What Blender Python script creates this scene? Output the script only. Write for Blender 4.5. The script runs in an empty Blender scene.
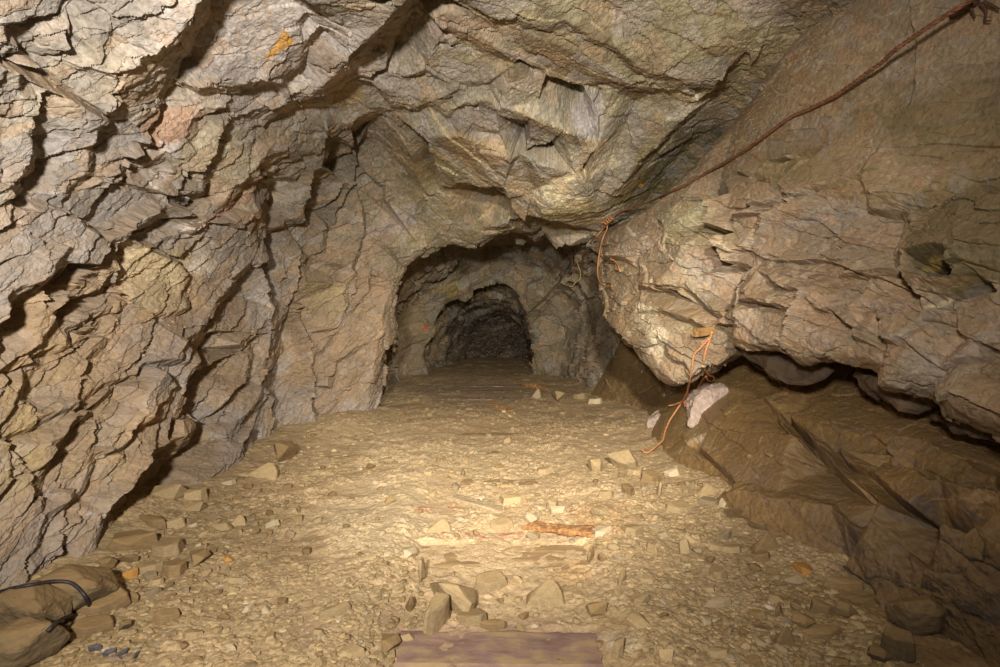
import bpy, math, random
import numpy as np
from mathutils import Vector, Matrix
from mathutils.geometry import delaunay_2d_cdt

SC = bpy.context.scene
COL = SC.collection
F = 555.0                      # focal length in pixels of the 1000x667 frame
CAM = np.array([0.0, 0.0, 1.5])
PITCH = math.atan(21.5 / F)
FWD = np.array([0.0, math.cos(PITCH), -math.sin(PITCH)])
UPV = np.array([0.0, math.sin(PITCH), math.cos(PITCH)])
RGT = np.array([1.0, 0.0, 0.0])
QUAL = 1.0

def P(px, py, Y):
    """the point at distance Y down the tunnel seen at (px, py) of the photograph"""
    d = RGT * (px - 500.0) + UPV * (333.5 - py) + FWD * F
    return CAM + d * (Y / d[1])

def proj(p):
    q = p - CAM
    z = q @ FWD
    zz = np.where(np.abs(z) < 1e-3, 1e-3, z)
    return 500 + F * (q @ RGT) / zz, 333.5 - F * (q @ UPV) / zz, z

# ------------------------------------------------------------------ noise
def _hash(ix, iy, iz, seed):
    h = (ix.astype(np.uint32) * np.uint32(374761393) + iy.astype(np.uint32) * np.uint32(668265263)
         + iz.astype(np.uint32) * np.uint32(2147483647 - 61) + np.uint32((seed * 974634777) & 0xffffffff))
    h = (h ^ (h >> np.uint32(13))) * np.uint32(1274126177)
    h = (h ^ (h >> np.uint32(16))) * np.uint32(2246822519)
    return h ^ (h >> np.uint32(15))

def _u(h):
    return (h & np.uint32(0xffffff)).astype(np.float32) / np.float32(16777216.0)

def vnoise(p, seed=0):
    """smooth value noise, -1..1"""
    f0 = np.floor(p)
    i = f0.astype(np.int64)
    f = (p - f0).astype(np.float32)
    w = f * f * (3 - 2 * f)
    out = np.zeros(len(p), np.float32)
    for dx in (0, 1):
        wx = w[:, 0] if dx else 1 - w[:, 0]
        for dy in (0, 1):
            wy = w[:, 1] if dy else 1 - w[:, 1]
            for dz in (0, 1):
                wz = w[:, 2] if dz else 1 - w[:, 2]
                out += wx * wy * wz * _u(_hash(i[:, 0] + dx, i[:, 1] + dy, i[:, 2] + dz, seed))
    return out * 2 - 1

def fbm(p, octs, seed=0, gain=0.5, lac=2.03):
    a, s, t = 1.0, 0.0, 0.0
    for k in range(octs):
        s = s + a * vnoise(p, seed + 17 * k)
        t += a
        a *= gain
        p = p * lac
    return s / t

def chips(p, seed):
    """nearest cell of a jittered lattice: cell hash, offset to the cell point, gap between the two nearest"""
    i0 = np.floor(p - 0.5).astype(np.int64)
    n = len(p)
    best = np.full(n, 1e9, np.float32); second = np.full(n, 1e9, np.float32)
    bid = np.zeros(n, np.uint32); off = np.zeros((n, 3), np.float32)
    for dx in (0, 1):
        for dy in (0, 1):
            for dz in (0, 1):
                ix, iy, iz = i0[:, 0] + dx, i0[:, 1] + dy, i0[:, 2] + dz
                h = _hash(ix, iy, iz, seed)
                h2 = _hash(iz, ix, iy, seed + 5)
                c = np.stack([ix + 0.5 + 0.8 * (_u(h) - 0.5), iy + 0.5 + 0.8 * (_u(h2) - 0.5),
                              iz + 0.5 + 0.8 * (_u(h ^ h2) - 0.5)], 1)
                d = (p - c).astype(np.float32)
                q = (d * d).sum(1)
                m = q < best
                second = np.where(m, best, np.minimum(second, q))
                best = np.where(m, q, best)
                bid = np.where(m, h ^ (h2 >> np.uint32(3)), bid)
                off[m] = d[m]
    return bid, off, np.sqrt(second) - np.sqrt(best)

def chunks(fn, p, size=300000):
    outs = [fn(p[k:k + size], k) for k in range(0, len(p), size)]
    if isinstance(outs[0], tuple):
        return tuple(np.concatenate(x) for x in zip(*outs))
    return np.concatenate(outs)

def basis(strike, normal):
    a = np.array(strike, float); a /= np.linalg.norm(a)
    c = np.array(normal, float); c -= a * (c @ a); c /= np.linalg.norm(c)
    return np.stack([a, np.cross(c, a), c])          # rows: along strike, down dip, across the beds

def chip_layer(p, B, size, amp, tilt, bias, seed, warp=0.2):
    """broken-rock relief: every chip of rock is a tilted flat facet that ends in a step.
    size: chip extents along strike / dip / across; tilt: random slope; bias: mean slope (3 comps)"""
    q = (p @ B.T) / np.array(size)
    wq = q * 1.7
    q = q + warp * np.stack([fbm(wq, 3, seed + 1, .6), fbm(wq + 31.7, 3, seed + 2, .6), fbm(wq + 77.1, 3, seed + 3, .6)], 1)
    cid, off, gap = chips(q, seed)
    r = [_u(_hash(cid, cid, cid, seed + 40 + k)) - 0.5 for k in range(4)]
    h = amp * 2 * r[0]
    for k in range(3):
        h = h + (tilt * 2 * r[k + 1] + bias[k]) * amp * off[:, k] * 1.6
    h = h - 0.3 * amp * np.clip(1 - gap / 0.07, 0, 1)
    return h.astype(np.float32), _u(cid), gap

# ------------------------------------------------------------------ surfaces
def catmull(C, n_per, axis):
    """interpolate a control net along one axis with the given subdivisions per segment"""
    C = np.moveaxis(C, axis, 0)
    m = len(C)
    ext = np.concatenate([[2 * C[0] - C[1]], C, [2 * C[-1] - C[-2]]])
    out = []
    for s in range(m - 1):
        p0, p1, p2, p3 = ext[s], ext[s + 1], ext[s + 2], ext[s + 3]
        m1, m2 = (p2 - p0) * 0.5, (p3 - p1) * 0.5
        # limit tangents so uneven spacing does not overshoot
        seg = np.linalg.norm(p2 - p1, axis=-1, keepdims=True)
        for mm in (m1, m2):
            l = np.linalg.norm(mm, axis=-1, keepdims=True)
            mm *= np.minimum(1.0, 1.1 * seg / np.maximum(l, 1e-6))
        n = n_per[s]
        for k in range(n + (1 if s == m - 2 else 0)):
            t = k / n
            t2, t3 = t * t, t * t * t
            out.append((2 * t3 - 3 * t2 + 1) * p1 + (t3 - 2 * t2 + t) * m1 + (-2 * t3 + 3 * t2) * p2 + (t3 - t2) * m2)
    return np.moveaxis(np.array(out), 0, axis)

def seg_counts(C, axis, step, lo=4, hi=420):
    px, py, z = proj(C.reshape(-1, 3))
    ok = ((z > 1.2) & (px > -160) & (px < 1160) & (py > -140) & (py < 800)).reshape(C.shape[:2])
    px = np.clip(px, -300, 1300).reshape(C.shape[:2]); py = np.clip(py, -300, 1000).reshape(C.shape[:2])
    px, py, ok = (np.moveaxis(x, axis, 0) for x in (px, py, ok))
    out = []
    for s in range(len(px) - 1):
        l = np.hypot(px[s + 1] - px[s], py[s + 1] - py[s])
        vis = ok[s] & ok[s + 1]
        any_vis = ok[s] | ok[s + 1]
        n = l[vis].max() if vis.any() else (0.5 * l[any_vis].max() if any_vis.any() else 8)
        out.append(int(np.clip(n / step, lo, hi)))
    return out

def normals(S):
    du = np.gradient(S, axis=0); dv = np.gradient(S, axis=1)
    n = np.cross(du, dv)
    return n / np.maximum(np.linalg.norm(n, axis=2, keepdims=True), 1e-9)

def smooth2(A, it):
    for _ in range(it):
        B = np.pad(A, [(1, 1), (1, 1)] + [(0, 0)] * (A.ndim - 2), mode='edge')
        A = (B[:-2, 1:-1] + B[2:, 1:-1] + B[1:-1, :-2] + B[1:-1, 2:] + 4 * A) / 8
    return A

class Feats:
    """ridge and ledge lines of one rock face; coordinates of the photograph, heights in metres off the base surface"""
    def __init__(s):
        s.lines = []; s.org = (0, 0, 1.0); s.k = 1.0; s.strips = []; s.boost = None; s.veins = []; s.patches = []
    def at(s, ox, oy, k=0.21):
        s.org = (ox, oy, k); return s
    def _px(s, pts):
        ox, oy, k = s.org
        return [(ox + x * k, oy + y * k) for x, y in pts]
    def line(s, pts, d):
        q = s._px(pts)
        ds = d if isinstance(d, (list, tuple)) else [d] * len(q)
        s.lines.append([(x, y, e * s.k * (s.boost(x, y) if s.boost else 1)) for (x, y), e in zip(q, ds)]); return s
    def ledge(s, pts, hi, lo, sx, sy):
        """outer edge standing at hi; the foot of its broken face, shifted by (sx, sy), at lo"""
        s.line(pts, hi)
        return s.line([(x + sx, y + sy) for x, y in pts], lo)
    def strip(s, hi, lo, h0, rise=0.15):
        """a slab's level underside: its front edge hi at height h0, its far edge lo nearly as high"""
        s.strips.append((s._px(hi), s._px(lo), h0, rise)); return s
    def patch(s, pts, colr, wt=.65):
        s.patches.append((s._px(pts), colr, wt)); return s
    def vein(s, *lines, w=1.1, c='B4A27A'):
        s.veins += [(s._px(l), w, c) for l in lines]; return s
    def pt(s, x, y, d):
        return s.line([(x, y)], d)

def feature_field(S, N, feats, flip):
    """height of the traced features over the grid S, linear between their lines"""
    nu, nv = S.shape[:2]
    H = np.zeros((nu, nv), np.float32)
    if not feats or not feats.lines:
        return H
    su, sv = max(1, nu // 130), max(1, nv // 130)
    iu, iv = np.arange(0, nu, su), np.arange(0, nv, sv)
    G, GN = S[np.ix_(iu, iv)], N[np.ix_(iu, iv)]
    verts, ds, edges = [], [], []
    def locate(px, py, d):
        Q = G + GN * d
        x, y, z = proj(Q.reshape(-1, 3))
        view = CAM - Q.reshape(-1, 3)
        facing = (view * GN.reshape(-1, 3)).sum(1) > 0
        e = np.hypot(x - px, y - py) + np.where(z < 0.4, 1e6, 0) + np.where(facing, 0, 4.0)
        k = int(np.argmin(e)); a, b = divmod(k, G.shape[1])
        x = x.reshape(G.shape[:2]); y = y.reshape(G.shape[:2])
        a0, a1 = max(0, a - 1), min(G.shape[0] - 1, a + 1)
        b0, b1 = max(0, b - 1), min(G.shape[1] - 1, b + 1)
        J = np.array([[(x[a1, b] - x[a0, b]) / (iu[a1] - iu[a0]), (x[a, b1] - x[a, b0]) / (iv[b1] - iv[b0])],
                      [(y[a1, b] - y[a0, b]) / (iu[a1] - iu[a0]), (y[a, b1] - y[a, b0]) / (iv[b1] - iv[b0])]])
        r = np.array([px - x[a, b], py - y[a, b]])
        du, dv = (0, 0)
        if abs(np.linalg.det(J)) > 1e-4:
            du, dv = np.linalg.solve(J, r)
        return (float(np.clip(iu[a] + np.clip(du, -2 * su, 2 * su), 0, nu - 1)),
                float(np.clip(iv[b] + np.clip(dv, -2 * sv, 2 * sv), 0, nv - 1)))
    def world_at(uv, d):
        u, v = uv; a, b = int(min(u, nu - 2)), int(min(v, nv - 2)); fa, fb = u - a, v - b
        g = lambda A: A[a, b] * (1 - fa) * (1 - fb) + A[a + 1, b] * fa * (1 - fb) + A[a, b + 1] * (1 - fa) * fb + A[a + 1, b + 1] * fa * fb
        return g(S) + g(N) * d
    lines = list(feats.lines)
    for hi, lo, h0, rise in feats.strips:
        W = [world_at(locate(x, y, h0), h0) for x, y in hi]
        lines.append([(x, y, h0) for x, y in hi])
        hx = np.array([x for x, y in hi]); o = np.argsort(hx)
        out = []
        for x, y in lo:
            j = int(np.argmin([math.hypot(x - a, y - b) for a, b in hi]))
            z0 = np.interp(x, hx[o], np.array([w[2] for w in W])[o]); y0 = np.interp(x, hx[o], np.array([w[1] for w in W])[o])
            best = None
            for d in np.arange(max(-.38, h0 - .5), h0 + .01, .04):
                q = world_at(locate(x, y, d), d); e = abs(q[2] - (z0 + rise * (q[1] - y0)))
                if best is None or e < best[0]: best = (e, float(d))
            out.append((x, y, best[1]))
        lines.append(out)
    for ln in lines:
        prev = None
        for k, (px, py, d) in enumerate(ln):
            uv = locate(px, py, d)
            verts.append(uv); ds.append(d)
            if prev is not None:
                edges.append((len(verts) - 2, len(verts) - 1))
            prev = uv
    m = 14
    for k in range(m + 1):
        for uv in ((k / m * (nu - 1), 0), (k / m * (nu - 1), nv - 1), (0, k / m * (nv - 1)), (nu - 1, k / m * (nv - 1))):
            verts.append(uv); ds.append(0.0)
    V = [Vector(v) for v in verts]
    ov, oe, of, ovo, oeo, ofo = delaunay_2d_cdt(V, edges, [], 0, 0.05)
    ov = np.array([tuple(v) for v in ov]); dsa = np.array(ds); va = np.array(verts)
    od = np.zeros(len(ov))
    for k, src in enumerate(ovo):
        if src:
            od[k] = max((dsa[j] for j in src), key=abs)
        else:                                              # a crossing of two lines
            best, val = 1e9, 0.0
            for (p, q) in edges:
                A, Bv = va[p], va[q]; t = np.clip(((ov[k] - A) @ (Bv - A)) / max((Bv - A) @ (Bv - A), 1e-9), 0, 1)
                e = np.hypot(*(A + t * (Bv - A) - ov[k]))
                if e < best:
                    best, val = e, dsa[p] + t * (dsa[q] - dsa[p])
            od[k] = val
    for f in of:
        for t in range(1, len(f) - 1):
            i, j, k = f[0], f[t], f[t + 1]
            A, Bv, C = ov[i], ov[j], ov[k]
            u0, u1 = int(math.floor(min(A[0], Bv[0], C[0]))), int(math.ceil(max(A[0], Bv[0], C[0])))
            v0, v1 = int(math.floor(min(A[1], Bv[1], C[1]))), int(math.ceil(max(A[1], Bv[1], C[1])))
            u0, v0 = max(u0, 0), max(v0, 0); u1, v1 = min(u1, nu - 1), min(v1, nv - 1)
            det = (Bv[0] - A[0]) * (C[1] - A[1]) - (C[0] - A[0]) * (Bv[1] - A[1])
            if abs(det) < 1e-9 or u1 < u0 or v1 < v0:
                continue
            uu, vv = np.meshgrid(np.arange(u0, u1 + 1), np.arange(v0, v1 + 1), indexing='ij')
            wb = ((uu - A[0]) * (C[1] - A[1]) - (C[0] - A[0]) * (vv - A[1])) / det
            wc = ((Bv[0] - A[0]) * (vv - A[1]) - (uu - A[0]) * (Bv[1] - A[1])) / det
            wa = 1 - wb - wc
            ins = (wa >= -1e-6) & (wb >= -1e-6) & (wc >= -1e-6)
            H[u0:u1 + 1, v0:v1 + 1][ins] = (wa * od[i] + wb * od[j] + wc * od[k])[ins]
    return H

def srgb(c):
    if isinstance(c, str):
        c = [int(c[k:k + 2], 16) / 255 for k in (0, 2, 4)]
    c = np.array(c, float)
    return np.where(c <= 0.04045, c / 12.92, ((c + 0.055) / 1.055) ** 2.4)

def grid_object(name, V, colr, mat, u0=0, u1=None, v0=0, v1=None):
    V = V[u0:u1, v0:v1]; colr = colr[u0:u1, v0:v1]
    nu, nv = V.shape[:2]
    idx = np.arange(nu * nv).reshape(nu, nv)
    a, b, c, d = idx[:-1, :-1].ravel(), idx[1:, :-1].ravel(), idx[1:, 1:].ravel(), idx[:-1, 1:].ravel()
    faces = np.stack([a, b, c, d], 1)
    return raw_object(name, V.reshape(-1, 3), faces, mat, colr.reshape(-1, 3))

def raw_object(name, verts, faces, mat, colr=None, parent=None, smooth=False):
    me = bpy.data.meshes.new(name)
    nf, k = faces.shape
    me.vertices.add(len(verts)); me.vertices.foreach_set('co', np.ascontiguousarray(verts, np.float32).ravel())
    me.loops.add(nf * k); me.loops.foreach_set('vertex_index', np.ascontiguousarray(faces, np.int32).ravel())
    me.polygons.add(nf)
    me.polygons.foreach_set('loop_start', np.arange(0, nf * k, k, dtype=np.int32))
    me.polygons.foreach_set('loop_total', np.full(nf, k, np.int32))
    me.polygons.foreach_set('use_smooth', np.full(nf, smooth, bool))
    me.update(calc_edges=True)
    if colr is not None:
        at = me.attributes.new('tint', 'FLOAT_COLOR', 'POINT')
        at.data.foreach_set('color', np.concatenate([colr, np.ones((len(colr), 1))], 1).astype(np.float32).ravel())
    me.materials.append(mat)
    o = bpy.data.objects.new(name, me); COL.objects.link(o)
    if parent is not None:
        o.parent = parent
    return o

def struct(o):
    o['kind'] = 'structure'; return o

def tag(o, label, cat, group=None, kind=None):
    o['label'] = label; o['category'] = cat
    if group: o['group'] = group
    if kind: o['kind'] = kind
    return o

# ------------------------------------------------------------------ materials
def rock_material(name, dust='A08562', dust_amt=0.55, rough=0.78, grain=34.0, bump=0.6, spec=0.35, vein=0.0, fleck=0.12):
    m = bpy.data.materials.new(name); m.use_nodes = True
    nt = m.node_tree; N = nt.nodes; L = nt.links
    N.clear()
    out = N.new('ShaderNodeOutputMaterial'); bs = N.new('ShaderNodeBsdfPrincipled')
    L.new(bs.outputs[0], out.inputs[0])
    at = N.new('ShaderNodeAttribute'); at.attribute_name = 'tint'
    tc = N.new('ShaderNodeTexCoord'); geo = N.new('ShaderNodeNewGeometry')
    def noise(scale, detail=6, rough_=0.6, dist=0.0):
        n = N.new('ShaderNodeTexNoise'); n.inputs['Scale'].default_value = scale
        n.inputs['Detail'].default_value = detail; n.inputs['Roughness'].default_value = rough_
        n.inputs['Distortion'].default_value = dist
        L.new(tc.outputs['Object'], n.inputs['Vector']); return n
    def ramp(sock, a, b, c0=(0, 0, 0, 1), c1=(1, 1, 1, 1)):
        r = N.new('ShaderNodeValToRGB'); r.color_ramp.elements[0].position = a; r.color_ramp.elements[1].position = b
        r.color_ramp.elements[0].color = c0; r.color_ramp.elements[1].color = c1
        L.new(sock, r.inputs[0]); return r
    def mix(kind, fac, a, b):
        x = N.new('ShaderNodeMix'); x.data_type = 'RGBA'; x.blend_type = kind
        if isinstance(fac, float): x.inputs[0].default_value = fac
        else: L.new(fac, x.inputs[0])
        for sock, val in ((x.inputs[6], a), (x.inputs[7], b)):
            if isinstance(val, tuple): sock.default_value = val
            else: L.new(val, sock)
        return x.outputs[2]
    n1 = noise(grain, 8, 0.7, 0.3)
    speck = ramp(n1.outputs[0], 0.25, 0.78, (0.44, 0.42, 0.39, 1), (1.5, 1.5, 1.5, 1))
    c = mix('MULTIPLY', 1.0, at.outputs['Color'], speck.outputs[0])
    n3 = noise(grain * 5, 3, 0.6)
    fl = ramp(n3.outputs[0], 0.6, 0.75)
    fm = N.new('ShaderNodeMath'); fm.operation = 'MULTIPLY'; fm.inputs[1].default_value = fleck
    L.new(fl.outputs[0], fm.inputs[0])
    c = mix('MIX', fm.outputs[0], c, (0.62, 0.58, 0.5, 1))
    if vein > 0:
        w = N.new('ShaderNodeTexVoronoi'); w.feature = 'DISTANCE_TO_EDGE'; w.inputs['Scale'].default_value = 1.3
        mp = N.new('ShaderNodeMapping'); mp.inputs['Scale'].default_value = (1, 1, 1.6)
        nz = noise(3.0, 5, 0.6)
        ad = mix('LINEAR_LIGHT', 0.2, tc.outputs['Object'], nz.outputs['Color'])
        L.new(ad, mp.inputs['Vector']); L.new(mp.outputs[0], w.inputs['Vector'])
        vr = ramp(w.outputs['Distance'], 0.004, 0.016, (1, 1, 1, 1), (0, 0, 0, 1))
        nb = noise(1.4, 2); vb = ramp(nb.outputs[0], 0.5, 0.62)
        vm = N.new('ShaderNodeMath'); vm.operation = 'MULTIPLY'
        L.new(vr.outputs[0], vm.inputs[0]); L.new(vb.outputs[0], vm.inputs[1])
        vk = N.new('ShaderNodeMath'); vk.operation = 'MULTIPLY'; vk.inputs[1].default_value = vein
        L.new(vm.outputs[0], vk.inputs[0])
        c = mix('MIX', vk.outputs[0], c, (0.6, 0.52, 0.36, 1))
    # dust that has settled on whatever faces up
    sx = N.new('ShaderNodeSeparateXYZ'); L.new(geo.outputs['Normal'], sx.inputs[0])
    n2 = noise(5.0, 5, 0.65)
    ma = N.new('ShaderNodeMath'); ma.operation = 'MULTIPLY_ADD'; ma.inputs[1].default_value = 0.9; ma.inputs[2].default_value = -0.4
    L.new(n2.outputs[0], ma.inputs[0])
    mb = N.new('ShaderNodeMath'); mb.operation = 'ADD'; L.new(sx.outputs[2], mb.inputs[0]); L.new(ma.outputs[0], mb.inputs[1])
    dr = ramp(mb.outputs[0], 0.12, 0.6)
    dm = N.new('ShaderNodeMath'); dm.operation = 'MULTIPLY'; dm.inputs[1].default_value = dust_amt
    L.new(dr.outputs[0], dm.inputs[0])
    dc = tuple(srgb(dust)) + (1,)
    c = mix('MIX', dm.outputs[0], c, dc)
    L.new(c, bs.inputs['Base Color'])
    bs.inputs['Roughness'].default_value = rough
    bs.inputs['Specular IOR Level'].default_value = spec
    bp = N.new('ShaderNodeBump'); bp.inputs['Strength'].default_value = bump; bp.inputs['Distance'].default_value = 0.02
    L.new(n1.outputs[0], bp.inputs['Height']); L.new(bp.outputs[0], bs.inputs['Normal'])
    return m

def plain_material(name, a, b, scale=30.0, rough=0.7, bump=0.3, metal=0.0, stretch=(1, 1, 1), lo=0.35, hi=0.65, spec=0.4, c=None):
    m = bpy.data.materials.new(name); m.use_nodes = True
    nt = m.node_tree; N = nt.nodes; L = nt.links
    bs = N['Principled BSDF']
    tc = N.new('ShaderNodeTexCoord'); mp = N.new('ShaderNodeMapping'); mp.inputs['Scale'].default_value = stretch
    L.new(tc.outputs['Object'], mp.inputs[0])
    n = N.new('ShaderNodeTexNoise'); n.inputs['Scale'].default_value = scale; n.inputs['Detail'].default_value = 8
    n.inputs['Roughness'].default_value = 0.65
    L.new(mp.outputs[0], n.inputs['Vector'])
    r = N.new('ShaderNodeValToRGB'); r.color_ramp.elements[0].position = lo; r.color_ramp.elements[1].position = hi
    r.color_ramp.elements[0].color = tuple(srgb(a)) + (1,); r.color_ramp.elements[1].color = tuple(srgb(b)) + (1,)
    if c:
        e = r.color_ramp.elements.new(0.5 * (lo + hi)); e.color = tuple(srgb(c)) + (1,)
    L.new(n.outputs[0], r.inputs[0]); L.new(r.outputs[0], bs.inputs['Base Color'])
    bs.inputs['Roughness'].default_value = rough; bs.inputs['Metallic'].default_value = metal
    bs.inputs['Specular IOR Level'].default_value = spec
    bp = N.new('ShaderNodeBump'); bp.inputs['Strength'].default_value = bump; bp.inputs['Distance'].default_value = 0.01
    L.new(n.outputs[0], bp.inputs['Height']); L.new(bp.outputs[0], bs.inputs['Normal'])
    return m
# ------------------------------------------------------------------ the rock tunnel: control nets
W0 = [(-2.5, -.3), (-2.62, .7), (-2.65, 1.5), (-2.45, 2.4), (-1.95, 3.05), (-1.2, 3.5), (-.4, 3.72), (.3, 3.8), (.9, 3.8),
      (1.6, 3.75), (2.4, 3.5), (3.1, 2.6), (3.2, 1.2), (3.1, -.3)]
W5 = [(-2.55, -.3), (-2.62, .7), (-2.65, 1.5), (-2.5, 2.4), (-2.05, 3.1), (-1.4, 3.5), (-.65, 3.5), (.1, 3.42), (.7, 3.4),
      (1.4, 3.4), (2.3, 3.4), (3.0, 2.6), (3.05, 1.2), (2.9, -.3)]
PXR = [
 (6.3, [(266,465),(262,385),(262,312),(278,225),(315,155),(365,122),(430,155),(500,186),(545,198),(610,185),(700,150),(745,230),(735,330),(705,470)]),
 (7.3, [(322,440),(318,385),(318,312),(325,240),(340,185),(368,155),(430,188),(500,212),(550,215),(605,212),(655,220),(672,260),(672,330),(662,435)]),
 (8.3, [(376,424),(378,375),(385,315),(396,275),(412,255),(432,243),(460,239),(500,237),(545,236),(575,240),(602,258),(622,295),(665,345),(668,425)]),
 (8.8, [(384,420),(385,372),(391,315),(401,270),(413,250),(432,234),(460,228),(500,226),(545,226),(580,232),(608,250),(626,290),(652,345),(645,412)]),
 (10.6, [(398,402),(399,368),(402,325),(410,290),(422,272),(440,258),(463,248),(500,244),(535,245),(565,252),(592,275),(606,312),(600,355),(588,406)]),
 (12.7, [(405,388),(406,362),(410,332),(418,308),(430,290),(446,275),(466,267),(498,262),(526,263),(548,272),(566,292),(574,322),(568,355),(560,392)]),
 (13.3, [(427,380),(429,358),(436,338),(444,318),(452,304),(466,297),(477,290),(494,288),(509,294),(519,305),(527,316),(532,330),(534,350),(534,382)]),
 (13.6, [(427,378),(429,356),(436,338),(443,318),(452,304),(466,297),(477,290),(494,288),(509,294),(519,305),(527,316),(532,330),(534,350),(534,380)]),
 (13.9, [(424,378),(423,352),(424,333),(429,312),(437,297),(449,286),(464,279),(487,275),(508,278),(524,287),(537,304),(545,326),(547,350),(547,378)]),
 (15.0, [(436,374),(435,350),(436,334),(440,318),(447,305),(457,295),(470,289),(489,286),(507,289),(521,297),(533,312),(540,330),(542,350),(542,374)]),
 (16.0, [(452,372),(451,350),(452,335),(456,322),(462,312),(470,306),(480,303),(492,301),(505,303),(517,309),(527,320),(533,335),(535,350),(535,371)]),
 (18.0, [(468,366),(468,350),(469,340),(472,331),(477,324),(483,320),(490,317),(498,316),(508,317),(517,321),(525,328),(530,337),(532,348),(533,366)]),
]
RINGS = [[np.array([x, Y, z]) for x, z in W0] for Y in (-2.2, 0.6, 2.0, 2.9, 3.8)]
RINGS.append([np.array([x, 5.0, z]) for x, z in W5])
RINGS += [[P(x, y, Y) for x, y in pts] for Y, pts in PXR]
RINGS = np.array(RINGS)

BULGE_PX = [
 [(590,228,7.7),(596,240,7.6),(598,262,7.5),(600,285,7.5),(606,305,7.5),(614,325,7.5),(622,340,7.4),(632,345,7.8),(650,330,8.2)],
 [(625,222,7.6),(612,233,7.0),(607,252,6.95),(604,270,6.9),(606,290,6.85),(616,322,6.7),(638,347,6.5),(648,350,7.1),(662,335,7.8)],
 [(672,192,6.6),(660,200,6.0),(655,228,5.85),(650,262,5.75),(646,300,5.65),(652,345,5.5),(670,381,5.4),(684,376,6.0),(700,345,6.6)],
 [(740,116,5.7),(728,132,5.15),(716,190,4.85),(712,235,4.75),(708,280,4.7),(712,322,4.65),(730,352,4.7),(742,354,5.2),(750,330,5.9)],
 [(806,28,4.9),(795,45,4.25),(822,140,3.78),(816,190,3.68),(811,245,3.6),(806,300,3.52),(812,341,3.5),(820,344,4.1),(830,322,4.8)],
 [(880,-32,4.3),(868,-16,3.65),(926,100,3.13),(926,170,3.0),(922,245,2.88),(906,320,2.85),(893,371,2.85),(902,375,3.5),(915,345,4.2)],
 [(972,-110,3.6),(955,-92,3.05),(1042,60,2.58),(1050,150,2.42),(1042,260,2.3),(1024,345,2.28),(1005,412,2.3),(1014,414,2.9),(1030,375,3.6)],
 [(1260,-170,2.3),(1250,-150,1.8),(1300,0,1.65),(1300,150,1.52),(1300,300,1.45),(1300,420,1.45),(1285,525,1.5),(1300,515,2.1),(1315,430,2.6)],
]
BULGE = np.array([[P(*q) for q in r] for r in BULGE_PX])
near = BULGE[-1].copy(); near[:, 1] -= 3.2; near[:, 0] += .25
BULGE = np.concatenate([BULGE, [near]])

SLOPE_PX = [
 [(640,318,10.4),(622,345,10.2),(606,368,10.0),(596,385,9.9),(588,398,9.8),(584,410,9.7)],
 [(632,322,10.0),(622,345,9.6),(613,370,9.5),(606,388,9.42),(600,402,9.35),(596,420,9.3)],
 [(668,340,8.9),(662,362,8.5),(655,382,8.25),(648,400,8.1),(640,418,8.0),(634,440,7.9)],
 [(712,345,7.0),(702,372,6.5),(690,400,6.25),(675,428,6.12),(657,452,6.0),(648,475,5.9)],
 [(800,345,5.7),(788,385,5.0),(768,420,4.6),(745,458,4.45),(715,502,4.38),(700,530,4.3)],
 [(906,368,4.5),(892,404,3.75),(876,460,3.36),(848,512,3.25),(810,568,3.25),(795,605,3.2)],
 [(1032,400,3.7),(1012,437,3.05),(995,505,2.58),(960,590,2.45),(922,648,2.48),(905,690,2.45)],
 [(1330,455,2.6),(1315,525,2.05),(1270,660,1.68),(1230,740,1.62),(1170,838,1.58),(1150,900,1.5)],
]
SLOPE = np.array([[P(*q) for q in r] for r in SLOPE_PX])
near = SLOPE[-1].copy(); near[:, 1] -= 3.0; near[:, 0] += .2
SLOPE = np.concatenate([SLOPE, [near]])

# ------------------------------------------------------------------ traced ledges, beds and cracks
T = Feats()
T.k = .8
T.boost = lambda x, y: 1.7 if (292 < x < 415 and y > 120) else 1.0
T.at(0, 0)
T.line([(1010,-110),(945,0),(872,95),(812,182),(725,242),(640,320),(612,400),(560,462),(482,522)], [.26,.26,.27,.27,.26,.25,.22,.2,.18])
T.line([(1035,-110),(962,20),(870,230),(780,350),(690,450),(610,560),(560,590)], [.1,.1,.1,.08,.06,.04,.05])
T.line([(1075,-110),(990,50),(895,270),(815,385),(705,520),(610,610)], [-.1,-.1,-.1,-.1,-.1,-.08])
T.line([(330,30),(320,150),(220,260),(110,300)], [.02,0,.02,.02])
T.line([(540,130),(450,205),(560,212)], [.12,.16,.14]); T.line([(340,230),(210,330),(470,510)], [.15,.14,.16])
T.line([(500,350),(530,410),(550,460)], [.2,.17,.16]); T.line([(490,352),(510,420),(535,470)], [.15,.13,.13])
T.line([(0,265),(130,335),(250,395),(400,480),(490,540)], [.02,.03,.03,.05,.07])
T.line([(0,310),(100,352),(220,430),(350,482),(480,558)], [.14,.15,.16,.17,.16])
T.line([(490,565),(430,650)], .14); T.line([(520,570),(460,660)], 0.02)
T.ledge([(215,425),(190,515),(150,640)], .15, .05, -25, 5)
T.ledge([(105,370),(110,450),(90,470)], .12, .03, 20, 0)
T.ledge([(30,100),(42,220),(0,240)], .12, 0, 18, 0)
T.ledge([(95,230),(100,300)], .1, -.02, 14, 0)
T.line([(640,640),(760,500),(900,480),(1000,470)], [.06,-.04,0,.02])
T.ledge([(900,600),(870,640)], .08, .02, 30, 20)
T.at(200, 0)
T.line([(1080,-150),(950,0),(865,130),(775,212),(700,290),(600,380),(525,448),(430,462)], [.3,.32,.32,.3,.25,.2,.16,.1])
T.line([(1140,-140),(1010,20),(935,165),(850,260),(770,340),(670,440),(620,470)], [-.2,-.22,-.24,-.24,-.18,-.12,-.06])
T.line([(340,-120),(440,0),(490,40),(560,100),(640,165),(718,212)], [.02,.02,.02,.03,.07,.12])
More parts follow.
